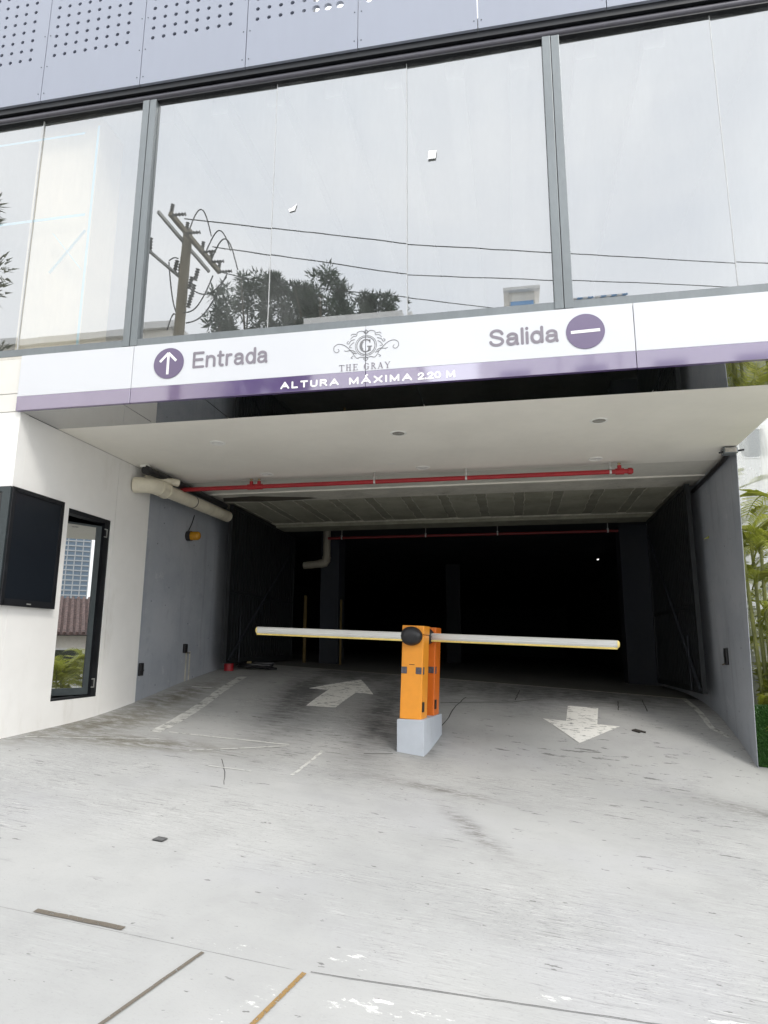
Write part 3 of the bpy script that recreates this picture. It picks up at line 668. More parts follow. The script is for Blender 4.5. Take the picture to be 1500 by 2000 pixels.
d2 = cyl_disc('no_entry_disc', .655, 4.20, .157, M['disc'], sg); d2['label'] = 'round purple disc with a white bar'
b = MB(); ribbon(b, [(.655-.118,4.197),(.655+.118,4.203)], .026, YF-.045, .002); b.build('bar', M['white'], d2)
# crest
ec = (-1.230, 4.232)
b = MB()
def E_(x, y): return (ec[0]+(x-1020)/505, ec[1]+(132-y)/505)
def arc(cx, cy, r, a0, a1, n=24, r1=None):
    r1 = r if r1 is None else r1
    return [(cx+(r+(r1-r)*i/n)*math.cos(R(a0+(a1-a0)*i/n)), cy+(r+(r1-r)*i/n)*math.sin(R(a0+(a1-a0)*i/n))) for i in range(n+1)]
ribbon(b, arc(ec[0], ec[1], .097, 0, 360, 48), .004); ribbon(b, arc(ec[0], ec[1], .083, 0, 360, 48), .0065)
def cr(pts, n=8):
    out_ = []
    P = [pts[0]]+pts+[pts[-1]]
    for i in range(1, len(P)-2):
        p0, p1, p2, p3 = P[i-1:i+3]
        for k in range(n):
            t = k/n; out_.append(tuple(.5*((2*p1[j])+(-p0[j]+p2[j])*t+(2*p0[j]-5*p1[j]+4*p2[j]-p3[j])*t*t+(-p0[j]+3*p1[j]-3*p2[j]+p3[j])*t**3) for j in (0,1)))
    return out_+[pts[-1]]
curl = [[(1062,168),(1082,160),(1100,140),(1122,122),(1148,115),(1167,126),(1168,146),(1155,156),(1144,147),(1150,138)],
        [(1068,160),(1085,150),(1110,152),(1120,148)], [(1072,98),(1090,104),(1100,118),(1108,112),(1100,104)],
        [(1022,70),(1040,60),(1060,66),(1064,82),(1080,84),(1092,96)], [(1020,56),(1030,66),(1020,76)], [(1066,74),(1084,72),(1090,80)],
        [(1022,192),(1042,186),(1060,190),(1072,178),(1082,160)], [(1020,204),(1030,196),(1020,186)], [(1078,178),(1088,186),(1080,190)], [(1074,112),(1086,120),(1096,134),(1084,138)]]
for c in curl:
    for sgn in (1, -1):
        ribbon(b, cr([E_(1020+sgn*(x-1020), y) for x, y in c]), (.0062,.0042))
b.build('crest', M['emblem'], sg)['label'] = 'dark ornate crest of scrolls round a ring'
# serif letters
def serif(b, ch, x, z, w_, h, st, th_):
    sr = st*.9; y = YF-.041
    def ln(p, q, ww): ribbon(b, [(x+p[0]*w_, z+p[1]*h), (x+q[0]*w_, z+q[1]*h)], ww, y)
    def sf(px, py, hw=.2): ribbon(b, [(x+(px-hw)*w_, z+py*h), (x+(px+hw)*w_, z+py*h)], th_, y-.0005)
    if ch == 'T': ln((.5,0),(.5,1),st); sf(.5,0); ln((.02,.97),(.98,.97),th_*1.2); ln((.03,.8),(.03,1),th_); ln((.97,.8),(.97,1),th_)
    if ch == 'H':
        for q in (.2,.8): ln((q,0),(q,1),st); sf(q,0); sf(q,1)
        ln((.2,.52),(.8,.52),th_)
    if ch == 'E':
        ln((.25,0),(.25,1),st); sf(.2,0,.18); sf(.2,1,.18); ln((.25,.98),(.85,.98),th_); ln((.25,.02),(.9,.02),th_); ln((.25,.52),(.68,.52),th_)
        ln((.85,.82),(.85,1),th_); ln((.9,0),(.9,.2),th_); ln((.68,.42),(.68,.62),th_)
    if ch == 'G':
        ribbon(b, [(x+(.5+.45*math.cos(R(a)))*w_, z+(.5+.5*math.sin(R(a)))*h) for a in range(45, 320, 12)], th_*1.3, y)
        ribbon(b, [(x+(.5+.42*math.cos(R(a)))*w_, z+(.5+.46*math.sin(R(a)))*h) for a in range(130, 240, 10)], st*1.1, y-.0005)
        ln((.82,.05),(.82,.42),st); sf(.82,.42,.2); ln((.84,.72),(.84,1),th_)
    if ch == 'R':
        ln((.22,0),(.22,1),st); sf(.22,0); sf(.18,1,.16); ribbon(b, [(x+(.3+.4*math.cos(R(a)))*w_, z+(.75+.24*math.sin(R(a)))*h) for a in range(90, -91, -15)], st*.8, y-.0005)
        ln((.45,.5),(.9,.0),st); sf(.92,0,.1)
    if ch == 'A': ln((.12,0),(.5,1),th_*1.2); ln((.5,1),(.86,0),st); ln((.25,.35),(.74,.35),th_); sf(.12,0,.14); sf(.86,0,.16)
    if ch == 'Y': ln((.5,0),(.5,.48),st); ln((.5,.45),(.1,1),st); ln((.5,.45),(.9,1),th_*1.2); sf(.5,0); sf(.1,1,.14); sf(.9,1,.14)
b = MB(); x = -1.473
for ch in 'THE GRAY':
    if ch != ' ': serif(b, ch, x, 4.006, .047, .056, .0085, .004)
    x += .063 if ch != ' ' else .038
b.build('lettering', M['letter_grey'], sg)['label'] = 'grey serif words THE GRAY'
b = MB(); serif(b, 'G', ec[0]-.055, ec[1]-.058, .108, .116, .022, .010); b.build('lettering', M['emblem'], sg)['label'] = 'large serif letter G in the crest'

# ------------------------------------------------------------------ ceiling fittings
def downlight(x, y, lit, label):
    t = thing('downlight', label, 'ceiling lamp', (x, y, ZC), 'downlights in the garage soffit')
    b = MB(); n = 28; r0, r1 = .066, .092
    vs = []
    for r, z in ((r1,ZC-.001),(r1-.006,ZC-.009),(r0,ZC-.007),(r0,ZC-.0005)): vs += [(x+r*math.cos(2*math.pi*k/n), y+r*math.sin(2*math.pi*k/n), z) for k in range(n)]
    b.add(vs, [(i*n+k, i*n+(k+1)%n, (i+1)*n+(k+1)%n, (i+1)*n+k) for i in range(3) for k in range(n)]); b.build('trim', M['lamp_trim'], t, smooth=True)
    b = MB(); b.prism([(x+r0*math.cos(2*math.pi*k/n), y+r0*math.sin(2*math.pi*k/n), ZC-.004) for k in range(n)], (0,0,.0035))
    b.build('lens' if lit else 'bare_socket', M['lamp_glass'] if lit else M['lamp_bare'], t)
    if not lit:
        b = MB(); b.bar((x-.045,y-.012,ZC-.009),(x+.05,y+.015,ZC-.008),.012,.006); b.build('spring_clip', M['zinc'], t)
downlight(-3.24,6.81,True,'frosted ceiling lamp nearest the left wall in the row by the sign')
downlight(-1.17,6.82,False,'ceiling lamp without its lens under the middle of the sign')
downlight(.894,6.77,False,'ceiling lamp without its lens on the right, under the word Salida')
downlight(-3.194,8.245,True,'frosted ceiling lamp just in front of the left end of the red pipe')
downlight(-1.10,8.267,True,'frosted ceiling lamp between the two middle hangers of the red pipe')
downlight(1.018,8.228,True,'frosted ceiling lamp just in front of the right end of the red pipe')
b = MB(); b.prism([(-1.52,8.0,ZC-.002),(-1.40,8.02,ZC-.002),(-1.41,8.045,ZC-.002),(-1.50,8.035,ZC-.002)], (0,0,.0015)); b.build('soffit_patch', M['lamp_trim'], bld)

def red_pipe(y, z, x0, x1, r, hang, tees, label, end):
    t = thing('sprinkler_pipe', label, 'pipe', ((x0+x1)/2, y, z), 'red sprinkler pipes under the ceiling')
    b = MB(); b.tube([(x0,y,z),(x1,y,z)], r, 14); b.build('pipe', M['red'] if end else M['shaded_red'], t, smooth=True)
    for x in tees:
        b = MB(); b.tube([(x-.05,y,z),(x+.05,y,z)], r*1.35, 14); b.tube([(x,y,z),(x,y,z+r*2.6)], r*.9, 10); f = b.build('tee', M['red'], t, smooth=True)
        b = MB(); b.tube([(x,y,z+r*2.6),(x,y,z+r*3.4)], r*.4, 8); b.tube([(x,y,z+r*3.4),(x,y,z+r*3.6)], r*.8, 10); b.build('sprinkler_head', M['brass'], f)
    for x in hang:
        b = MB(); b.tube([(x,y,z+r),(x,y,ZC+.01)], .008, 6); b.tube([(x-.012,y,z),(x+.012,y,z)], r*1.2, 12); b.box(x-.014,x+.014,y-.02,y+.02,z+r*1.1,z+r*2); b.build('hanger', M['zinc'], t)
    if end:
        b = MB(); b.tube([(x1-.035,y,z),(x1+.005,y,z)], r*1.4, 14); b.tube([(x1+.005,y,z),(x1+.02,y,z)], r*1.1, 14); b.build('end_cap', M['red'], t, smooth=True)
red_pipe(8.40, 3.72, -4.5, 1.45, .029, (-1.756,-.56,1.206), (-3.47,-3.36,1.314), 'bright red sprinkler pipe along the back of the cream soffit', True)
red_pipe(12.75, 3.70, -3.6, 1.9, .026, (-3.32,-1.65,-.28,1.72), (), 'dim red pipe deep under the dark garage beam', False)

t = thing('drain_pipe', 'thick cream drain pipe along the top of the left grey wall', 'pipe', (-4.52, 8.7, 3.62))
b = MB(); b.tube([(-4.50,7.95,3.615),(-4.50,9.96,3.64)], .088, 20); b.build('pipe', M['pvc'], t, smooth=True)
b = MB(); b.tube([(-4.70,7.56,3.60),(-4.62,7.58,3.60),(-4.55,7.63,3.605),(-4.515,7.72,3.61),(-4.50,7.80,3.612)], .10, 20); b.tube([(-4.50,7.78,3.612),(-4.50,7.97,3.615)], .106, 20); b.build('elbow', M['pvc'], t, smooth=True)
b = MB(); b.tube([(-4.50,7.955,3.615),(-4.50,7.985,3.615)], .112, 20); b.build('coupling', M['pvc'], t, smooth=True)
for y in (8.75,):
    b = MB(); b.tube([(-4.50,y,3.625),(-4.50,y+.02,3.625)], .0905, 20); b.build('strap', M['black_pipe'], t, smooth=True)
t = thing('conduit', 'black pipe tucked above the cream drain pipe', 'pipe', (-4.55, 8.5, 3.78))
b = MB(); b.tube([(-4.52,7.56,3.775),(-4.48,8.0,3.775),(-4.47,9.8,3.775)], .045, 14); b.build('pipe', M['black_pipe'], t, smooth=True)
b = MB(); b.tube([(-4.525,7.50,3.775),(-4.52,7.57,3.775)], .058, 14); b.build('end_cap', M['black_pipe'], t, smooth=True)
b = MB(); b.box(-4.60,-4.50,7.50,7.56,3.815,3.846); b.build('bracket', M['lamp_trim'], t)
t = thing('branch_pipe', 'short cream branch pipe between the drain pipe and black pipe', 'pipe', (-4.58,7.95,3.72))
b = MB(); b.tube([(-4.62,7.68,3.735),(-4.40,8.05,3.735)], .04, 12); b.build('pipe', M['pvc'], t, smooth=True)
b = MB(); b.tube([(-4.44,7.98,3.735),(-4.38,8.08,3.735)], .05, 12); b.build('coupling', M['pvc'], t, smooth=True)
t = thing('drain_pipe', 'dim bent drain pipe on the dark column inside the garage', 'pipe', (-3.68, 12.95, 3.5))
b = MB(); b.tube([(-3.68,12.95,ZC+.04),(-3.68,12.95,3.34)], .075, 14); b.tube([(-3.80,12.95,3.22),(-4.15,12.95,3.19)], .075, 14); b.build('pipe', M['shaded_pvc'], t, smooth=True)
b = MB(); b.tube([(-3.68,12.95,3.36),(-3.685,12.95,3.30),(-3.72,12.95,3.24),(-3.82,12.95,3.22)], .088, 14); b.build('elbow', M['shaded_pvc'], t, smooth=True)

# beacon on the left wall
t = thing('beacon_light', 'small amber warning light on the left grey wall', 'lamp', (-4.72, 9.1, 3.19))
b = MB(); b.tube([(-4.727,9.1,3.19),(-4.66,9.1,3.19)], .075, 16); b.build('base', M['black_pipe'], t, smooth=True)
b = MB(); b.tube([(-4.66,9.1,3.19),(-4.56,9.1,3.19),(-4.535,9.1,3.19),(-4.52,9.1,3.19)], [.066,.064,.052,.02], 16); b.build('lens', M['amber'], t, smooth=True)
b = MB(); b.tube([(-4.715,9.1,3.26),(-4.715,9.2,3.40),(-4.715,9.26,3.53)], .006, 6); b.build('cable', M['black_pipe'], t)
# small wall fittings
def wallbox(x, y, z, wd, ht, label, side=1, hood=False):
    t = thing('wall_box', label, 'wall fitting', (x, y, z), 'small black boxes on the garage walls')
    b = MB(); b.box(min(x,x+side*.03), max(x,x+side*.03), y-wd/2, y+wd/2, z-ht/2, z+ht/2); b.build('housing', M['black_pipe'], t, bevel=.008)
    b = MB(); b.box(min(x+side*.030,x+side*.036), max(x+side*.030,x+side*.036), y-wd*.3, y+wd*.3, z-ht*.1, z+ht*.32); b.build('cover', M['rubber'], t, bevel=.002, seg=1)
    if hood:
        b = MB(); b.tube([(x+side*.015,y+.01,z-ht*.4),(x+side*.05,y+.06,z-ht*.5),(x+side*.01,y+.16,z-ht*.5)], .008, 6); b.build('cable', M['grey_joint'], t)
wallbox(LXW-.019, 9.22, 1.56, .10, .13, 'black wall box with a pale drip below, left wall near the gate', 1, True)
wallbox(LXW-.019, 8.06, 1.30, .09, .16, 'narrow black wall box on the left, beside the white wall edge', 1)
wallbox(RXW-.001, 9.05, 1.50, .10, .20, 'black hooked wall box on the right grey wall', -1, True)
for y0_, y1_ in ((9.27,9.24),(9.38,9.36)):
    b = MB(); b.box(LXW-.0195, LXW-.0165, y0_, y0_+.035, 1.07, 1.52); b.build('plaster_drip', M['cement'], bld)
# floodlight bracket at the top of the right wall
t = thing('floodlight', 'small grey floodlight with black cable at the top of the right wall', 'lamp', (2.47, 8.0, 3.80))
b = MB(); b.box(2.38, 2.53, 7.93, 8.06, 3.765, 3.835); b.build('housing', M['frame'], t, bevel=.006)
b = MB(); b.box(2.395, 2.515, 7.924, 7.9295, 3.775, 3.825); b.build('lens', M['lamp_bare'], t)
b = MB(); b.tube([(2.53,7.99,3.80),(2.60,7.95,3.80)], .012, 8); b.tube([(2.38,7.97,3.79),(2.33,7.93,3.77)], .010, 8); b.build('bracket', M['black_metal'], t)
b = MB(); b.tube([(2.47,8.06,3.80),(2.49,8.4,3.79),(2.50,9.2,3.77),(2.51,9.9,3.76)], .028, 8); b.build('cable', M['black_pipe'], t)

# ------------------------------------------------------------------ gates folded against the walls
def gate(x, y0, y1, z0, z1, label, face):
    t = thing('steel_gate', label, 'gate', (x, y0, z0), 'black steel gates folded open')
    b = MB(); d = .03
    b.box(x-d, x+d, y0, y0+.06, z0, z1); b.box(x-d, x+d, y1-.06, y1, z0, z1); b.box(x-d, x+d, y0+.06, y1-.06, z0, z0+.08); b.box(x-d, x+d, y0+.06, y1-.06, z1-.06, z1); b.box(x-d*.8, x+d*.8, y0+.06, y1-.06, z0+1.1, z0+1.15)
    b.build('gate_frame', M['gate_black'], t)
    n = 26; pitch = (y1-y0-.12)/n; src = None
    for k in range(n):
        yy = y0+.06+pitch*(k+.5)
        if src is None:
            b = MB(); b.box(x-.015, x+.015, yy-pitch*.36, yy+pitch*.36, z0+.08, z1-.06); src = b.build('slat', M['gate_black'], t); continue
        c = share(src, 'slat', t); c.location = (0, pitch*k, 0); c['_o'] = tuple(t['_o'])
    b = MB(); b.bar((x+face*.045,y0+.05,z0+.05),(x+face*.045,y1-.1,z1-.25),.03,.03); b.build('brace', M['dark_col'], t)
    b = MB(); b.tube([(x+face*.05,y0+.45,z0+.02),(x+face*.05,y0+.45,z0+.75)], .012, 8); b.build('drop_bolt', M['dark_col'], t)
    return t
gate(-4.45, 10.0, 13.2, 1.33, 3.84, 'black barred gate folded against the left wall below the drain pipe', 1)
gate(2.36, 9.55, 12.4, 1.02, 3.80, 'black barred gate folded against the right wall', -1)
# things on the floor by the left gate
zc = zg(-4.55,10.55)
t = thing('fuel_can', 'little red can with a white cap by the foot of the left gate', 'can', (-4.52,10.35,zg(-4.52,10.35)))
z_ = zg(-4.52,10.35); b = MB(); b.tube([(-4.52,10.35,z_),(-4.52,10.35,z_+.12),(-4.52,10.35,z_+.15)], [.075,.075,.045], 14); b.build('body', M['redcan'], t, smooth=True)
b = MB(); b.tube([(-4.52,10.35,z_+.15),(-4.52,10.35,z_+.19)], .02, 10); b.build('cap', M['white'], t)
t = thing('hose_coil', 'black hose lying coiled beneath the left gate', 'hose', (-4.25,10.8,zg(-4.25,10.8)))
b = MB(); pts = []
for k in range(130):
    a = k*.26; r_ = .17+.05*math.sin(k*.37); pts.append((-4.22+r_*1.35*math.cos(a)+.02*math.sin(k), 10.75+r_*math.sin(a), zg(-4.22,10.75)+.022+.0006*k))
pts += [(-3.98,10.7,zg(-3.98,10.7)+.03),(-3.88,10.8,zg(-3.88,10.8)+.02)]
b.tube(pts, .018, 6); b.build('hose', M['rubber'], t, smooth=True)
b = MB(); b.tube([(-4.32,10.62,zg(-4.3,10.6)+.11),(-4.25,10.62,zg(-4.3,10.6)+.115)], .026, 10); b.build('connector', M['brass'], t)

# ------------------------------------------------------------------ parking barriers
YAW, LEAN = R(-8), R(2.2)
def rotz(x, y, a): return (x*math.cos(a)-y*math.sin(a), x*math.sin(a)+y*math.cos(a))
px0, py0 = -1.0, 7.43               # front right corner of the plinth
def plin(u, v): 
    a = rotz(u, v, YAW); return (px0+a[0], py0+a[1])
zb = .83
corners = [plin(-.30,0), plin(0,0), plin(0,.80), plin(-.30,.80)]
b = MB(); b.prism([(*c, zg(*c)-.1) for c in corners], (0,0,1)); 
for i in range(4, 8): b.v[i].z = zb
tag(b.build('barrier_plinth', M['plinth'], None, bevel=.006), 'light grey painted concrete plinth under the two orange barriers', 'plinth')
def barrier(u, v, z, body, label, arm_dir, arm_len, cap_label, plate, armz):
    loc = plin(u, v)
    t = bpy.data.objects.new('barrier', None); COL.objects.link(t); t.empty_display_size = .2
    t.location = (*loc, z); t.rotation_euler = (0, LEAN, YAW); t['label'] = label; t['category'] = 'barrier'; t['group'] = 'orange parking barriers'; t['_o'] = (0,0,0)
    W, D, H = .244, .24, 1.0
    MB().box(-W/2, W/2, 0, D, .0, H-.10).build('cabinet', body, t, bevel=.012, seg=3)
    MB().box(-W/2-.003, W/2+.003, -.004, D+.003, H-.095, H).build('cabinet_lid', body, t, bevel=.010, seg=3)
    for x in (-.05, .03): b = MB(); b.tube([(x,-.004,H-.035),(x,-.009,H-.035)], .008, 8); b.build('screw', M['rubber'], t)
    for x in (-.087, .080):
        MB().box(x-.033, x+.033, -.008, -.0005, .48, .552).build('reflector', M['reflector'], t, bevel=.003, seg=1)
    MB().box(W/2+.0005, W/2+.008, .015, .05, .475, .555).build('reflector', M['reflector'], t, bevel=.003, seg=1)
    MB().box(W/2+.0005, W/2+.014, .02, .075, .08, .185).build('door_lock', M['rubber'], t, bevel=.005)
    if plate:
        b = MB(); b.box(-.03, .03, -.0025, -.0005, .575, .581)
        b.build('name_plate', M['rubber'], t)
    zz = armz
    # pivot cover: a flattened black dome
    b = MB(); n = 28; rx, rz = .124, .104; vs = []
    prof = ((0,1.0),(.03,1.0),(.06,.93),(.085,.75),(.10,.45),(.105,.12))
    for dpt, s in prof: vs += [(-.012+rx*s*math.cos(2*math.pi*k/n), -.003-dpt, zz+rz*s*math.sin(2*math.pi*k/n)) for k in range(n)]
    b.add(vs, [(i*n+k, i*n+(k+1)%n, (i+1)*n+(k+1)%n, (i+1)*n+k) for i in range(len(prof)-1) for k in range(n)]+[tuple(range((len(prof)-1)*n, len(prof)*n))])
    b.build('pivot_cover', M['rubber'], t, smooth=True)
    sx = arm_dir; xa, xb = sx*.085, sx*arm_len
    pts = []; hh, tt = .037, .026
    b = MB(); prof2 = [(-tt*.75,-hh),(tt*.75,-hh),(tt,-hh*.5),(tt,hh*.55),(tt*.6,hh),(-tt*.6,hh),(-tt,hh*.55),(-tt,hh*.02),(-tt*.86,-hh*.06),(-tt*.86,-hh*.16),(-tt,-hh*.24),(-tt,-hh*.5)]
    b.prism([(xa, -.05+p[0], zz+p[1]) for p in prof2], (xb-xa,0,0)); a_ = b.build('arm', M['arm'], t)
    MB().box(min(xa,xb)+.0, max(xa,xb)-.0, -.05-.021, -.05+.021, zz-hh-.021, zz-hh-.0006).build('rubber_edge', M['arm_edge'], a_, bevel=.006)
    b = MB(); b.tube([(xb,-.05,zz-.004),(xb+sx*.012,-.05,zz-.004),(xb+sx*.022,-.05,zz-.004)], [.042,.036,.018], 14); b.build('end_cap', M['arm_edge'], a_, smooth=True)
    return t
barrier(-.158, .03, zb, M['orange'], 'front orange barrier whose arm reaches to the left over the entry lane', -1, 1.91, '', True, .885)
barrier(-.143, .50, zb-.005, M['orange2'], 'rear orange barrier half hidden behind, its arm reaching right over the exit lane', 1, 2.12, '', False, .895)

# ------------------------------------------------------------------ corner display on the left wall
t = thing('corner_display', 'black framed dark display wrapping the corner of the white wall', 'display', (LXW, 5.5, 1.97))
X1 = LXW+.035; Y0 = 5.465; ZA, ZB = 1.97, 3.075
b = MB(); b.box(-6.2, X1, Y0, 5.499, ZA, ZB); b.box(LXW+.001, X1, 5.499, 6.20, ZA, ZB); b.build('housing', M['frame_dark'], t)
b = MB(); b.box(X1+.0005, X1+.018, 5.49, 6.215, ZA-.01, ZA+.055); b.box(X1+.0005, X1+.018, 5.49, 6.215, ZB-.03, ZB+.01); b.box(X1+.0005, X1+.018, 6.17, 6.215, ZA+.055, ZB-.03); b.box(X1+.0005, X1+.018, 5.46, 5.50, ZA-.01, ZB+.01); b.build('bezel', M['black_metal'], t)
MB().box(X1+.0005, X1+.006, 5.5, 6.17, ZA+.055, ZB-.03).build('screen', M['disp_glass'], t)
b = MB(); b.box(-6.2, X1-.004, Y0-.018, Y0-.0005, ZA-.01, ZA+.05); b.box(-6.2, X1-.004, Y0-.018, Y0-.0005, ZB-.04, ZB+.01); b.box(X1-.09, X1-.004, Y0-.018, Y0-.0005, ZA+.05, ZB-.04); b.build('bezel', M['frame_dark'], t)
MB().box(-6.2, X1-.09, Y0-.006, Y0-.0005, ZA+.05, ZB-.04).build('screen', M['disp_glass'], t)
b = MB(); b.box(X1+.018, X1+.0195, 5.80, 5.86, ZA+.012, ZA+.024); b.build('badge', M['zinc'], t)

# ------------------------------------------------------------------ stickers on the upper glass
b = MB(); b.prism([(-.67,5.53,6.10),(-.595,5.53,6.10),(-.585,5.53,6.185),(-.66,5.53,6.19)], (0,.002,0)); tag(b.build('paper_sticker', M['white']), 'square white paper stuck high on the middle upper window', 'sticker')
b = MB(); b.prism([(-2.02,5.53,5.72),(-1.965,5.53,5.73),(-1.945,5.53,5.80),(-1.985,5.53,5.765),(-2.03,5.53,5.75)], (0,.002,0)); tag(b.build('paper_sticker', M['white']), 'torn white scrap stuck on the middle upper window above the pole reflection', 'sticker')

# ------------------------------------------------------------------ litter
b = MB(); gpatch(b, [(-2.235,4.09),(-2.165,4.09),(-2.16,4.155),(-2.225,4.155)], 3, .008); gpatch(b, [(-2.235,4.09),(-2.165,4.09),(-2.16,4.155),(-2.225,4.155)], 3, .004)
tag(b.build('flat_scrap', M['scrap']), 'small square dark scrap lying on the left of the ramp', 'litter')
b = MB()
for q in ([(1.33,8.87),(1.41,8.83),(1.45,8.87),(1.38,8.91)], [(1.42,8.86),(1.48,8.84),(1.49,8.86),(1.44,8.88)]):
    b.prism([(x, y, zg(x,y)+.006) for x, y in q], (0,0,.012))
tag(b.build('dry_leaf', M['dry_leaf']), 'dark dry leaf on the concrete right of the exit arrow', 'leaf')

# ------------------------------------------------------------------ garage interior bits
for x, lb, h in ((-4.08,'yellow post inside the garage left of the dark column',1.3),(-3.35,'thin brown post inside the garage right of the dark column',1.25)):
    z_ = zg(x, 12.9); b = MB(); b.tube([(x,12.9,z_),(x,12.9,z_+h)], .035 if x < -4 else .022, 10); o = b.build('guard_post', M['yellow'], None, smooth=True); tag(o, lb, 'post')
for x, z, lb in ((1.6,3.35,'tiny lit lamp deep in the garage, the lower left one'),(1.87,3.62,'tiny lit lamp deep in the garage, the upper right one')):
    b = MB(); b.tube([(x*1.25,17,z+.35),(x*1.25+.04,17,z+.36)], .011, 8); tag(b.build('garage_lamp', M['led']), lb, 'lamp', 'lamps deep in the garage')

# ------------------------------------------------------------------ right side: glass front, turf planter, palms
t = thing('glass_storefront', 'mirror glass shopfront beyond the right wall', 'storefront', (4.5, 9.8, 0))
b = MB(); b.box(2.60, 8.5, 9.75, 9.85, 4.9, 4.98); b.box(8.42, 8.5, 9.75, 9.85, -.3, 4.9); b.build('frame', M['frame'], t)
for a, c in ((2.72,4.3),(4.31,5.8),(5.81,7.1),(7.11,8.42)):
    b = MB(); b.quad((a,9.8,-.3),(c,9.8+rng.uniform(-.01,.01),-.3),(c,9.8,4.9),(a,9.8,4.9)); b.build('glass_pane', M['store_glass'], t)
b = MB(); b.quad((2.76,10.6,-.3),(8.5,10.6,-.3),(8.5,10.6,4.9),(2.76,10.6,4.9)); b.build('back_wall', M['room'], t)
pl = thing('turf_planter', 'planter wall covered in green artificial turf at the right edge', 'planter', (3.4, 8.3, 0))
MB().box(2.55, 4.3, 8.37, 8.5, -.4, .95).build('planter_body', M['turf_base'], pl, bevel=.03)
b = MB()
def blade(p, n, l):
    a = Vector((rng.uniform(-1,1), rng.uniform(-1,1), rng.uniform(-1,1))); tv = Vector(n).cross(a).normalized()*.006
    tip = Vector(p)+(Vector(n)+a*.7).normalized()*l; b.add([Vector(p)-tv, Vector(p)+tv, tip], [(0,1,2)])
for k in range(11000): blade((rng.uniform(2.545,3.4), 8.37, rng.uniform(-.1,.95)), (0,-1,-.1), rng.uniform(.025,.045))
for k in range(2500): blade((rng.uniform(2.555,3.4), rng.uniform(8.37,8.5), .95), (0,0,1), rng.uniform(.025,.045))
stuff(b.build('turf', M['turf'], pl))
# palm fronds: one mesh per length, shared
def frond_mesh(L_, droop, n, leaf, seed, wd=.016):
    r = random.Random(seed); b = MB(); pts = []
    for i in range(13):
        s = i/12; pts.append(Vector((s*L_*math.cos(.5*s*droop), 0, s*L_*(.35-droop*.42*s*s))))
    b.tube(pts, [.011*(1-.8*i/12)+.002 for i in range(13)], 5)
    for i in range(n):
        s = .14+.85*i/n; k = s*12; j = min(int(k),11); p = pts[j].lerp(pts[j+1], k-j); d = (pts[j+1]-pts[j]).normalized()
        ll = leaf*(math.sin(math.pi*(.12+.8*s))**.7)*r.uniform(.85,1.1)
        for sg_ in (-1, 1):
            out_ = (d*.75+Vector((0,sg_,0))*.9+Vector((0,0,.25))).normalized(); mid = p+out_*ll*.55; tip = p+out_*ll+Vector((0,0,-ll*r.uniform(.15,.45)))
            wv = d*wd
            b.add([p-wv*.4, p+wv*.4, mid+wv*.6, tip, mid-wv*.6], [(0,1,2,3,4)])
    return b
frond_src = []
def palm(x, y, z, h, nf, L_, label, seed, stems=3, cat='palm', arc=3.14):
    r = random.Random(seed)
    t = thing('palm_plant', label, cat, (x, y, z), 'palms beside the garage')
    for k in range(stems):
        b = MB(); ox, oy = r.uniform(-.1,.1), r.uniform(-.1,.1); b.tube([(x+ox*.5,y+oy*.5,z),(x+ox,y+oy,z+h*.5),(x+ox*1.5,y+oy*1.5,z+h)], [.03,.024,.018], 8); b.build('stem', M['stem'], t, smooth=True)
    src = [frond_mesh(L_, dr, 26, L_*.36, seed*10+i).build('frond', M['palm'], t) for i, dr in enumerate((.7,1.1,1.5))]
    for k in range(nf):
        o = src[k] if k < 3 else share(src[k%3], 'frond', t)
        # meshes were made at the origin: undo the base offset, then set each frond in place
        o.location = (r.uniform(-.1,.1), r.uniform(-.1,.1), h*r.uniform(.15 if arc < 3 else .55, 1.0))
        o.rotation_euler = (r.uniform(-.15,.15), r.uniform(-.75,.25), -arc+2*arc*(k+.5+r.uniform(-.3,.3))/nf)
        s = r.uniform(.75,1.1); o.scale = (s,s,s)
    return t
def fix_local(t):
    done = set()
    for c in t.children:
        if c.name.startswith('frond') and c.data.name not in done:
            done.add(c.data.name); off = Vector(t['_o'])
            for v in c.data.vertices: v.co += off
for args in ((2.98,8.72,.4,.95,24,.75,'bushy low palm with yellow-green fronds behind the turf planter',3), (3.08,8.95,.4,1.75,22,.85,'taller palm rising behind the bushy one beside the right wall',5),
             (3.35,8.80,.4,3.7,22,1.1,'tallest palm, its crown level with the soffit at the right edge',8), (2.95,9.05,.4,2.6,20,.8,'middle-height palm between the taller and the tallest one',12), (2.80,8.62,.4,.70,20,.42,'smallest palm tuft behind the turf by the right wall',11),
             (5.6,6.75,-.2,1.25,18,1.1,'palm clump in the side yard mirrored low in the booth window',13), (6.2,7.35,-.2,1.35,18,1.1,'second palm clump in the side yard, farther from the garage',17),
             (5.9,6.3,-.2,1.1,16,1.0,'third palm clump in the side yard, nearest the street',19)):
    fix_local(palm(*args, arc=1.75 if args[0] < 3.2 else (2.3 if args[0] < 4 else 3.14)))

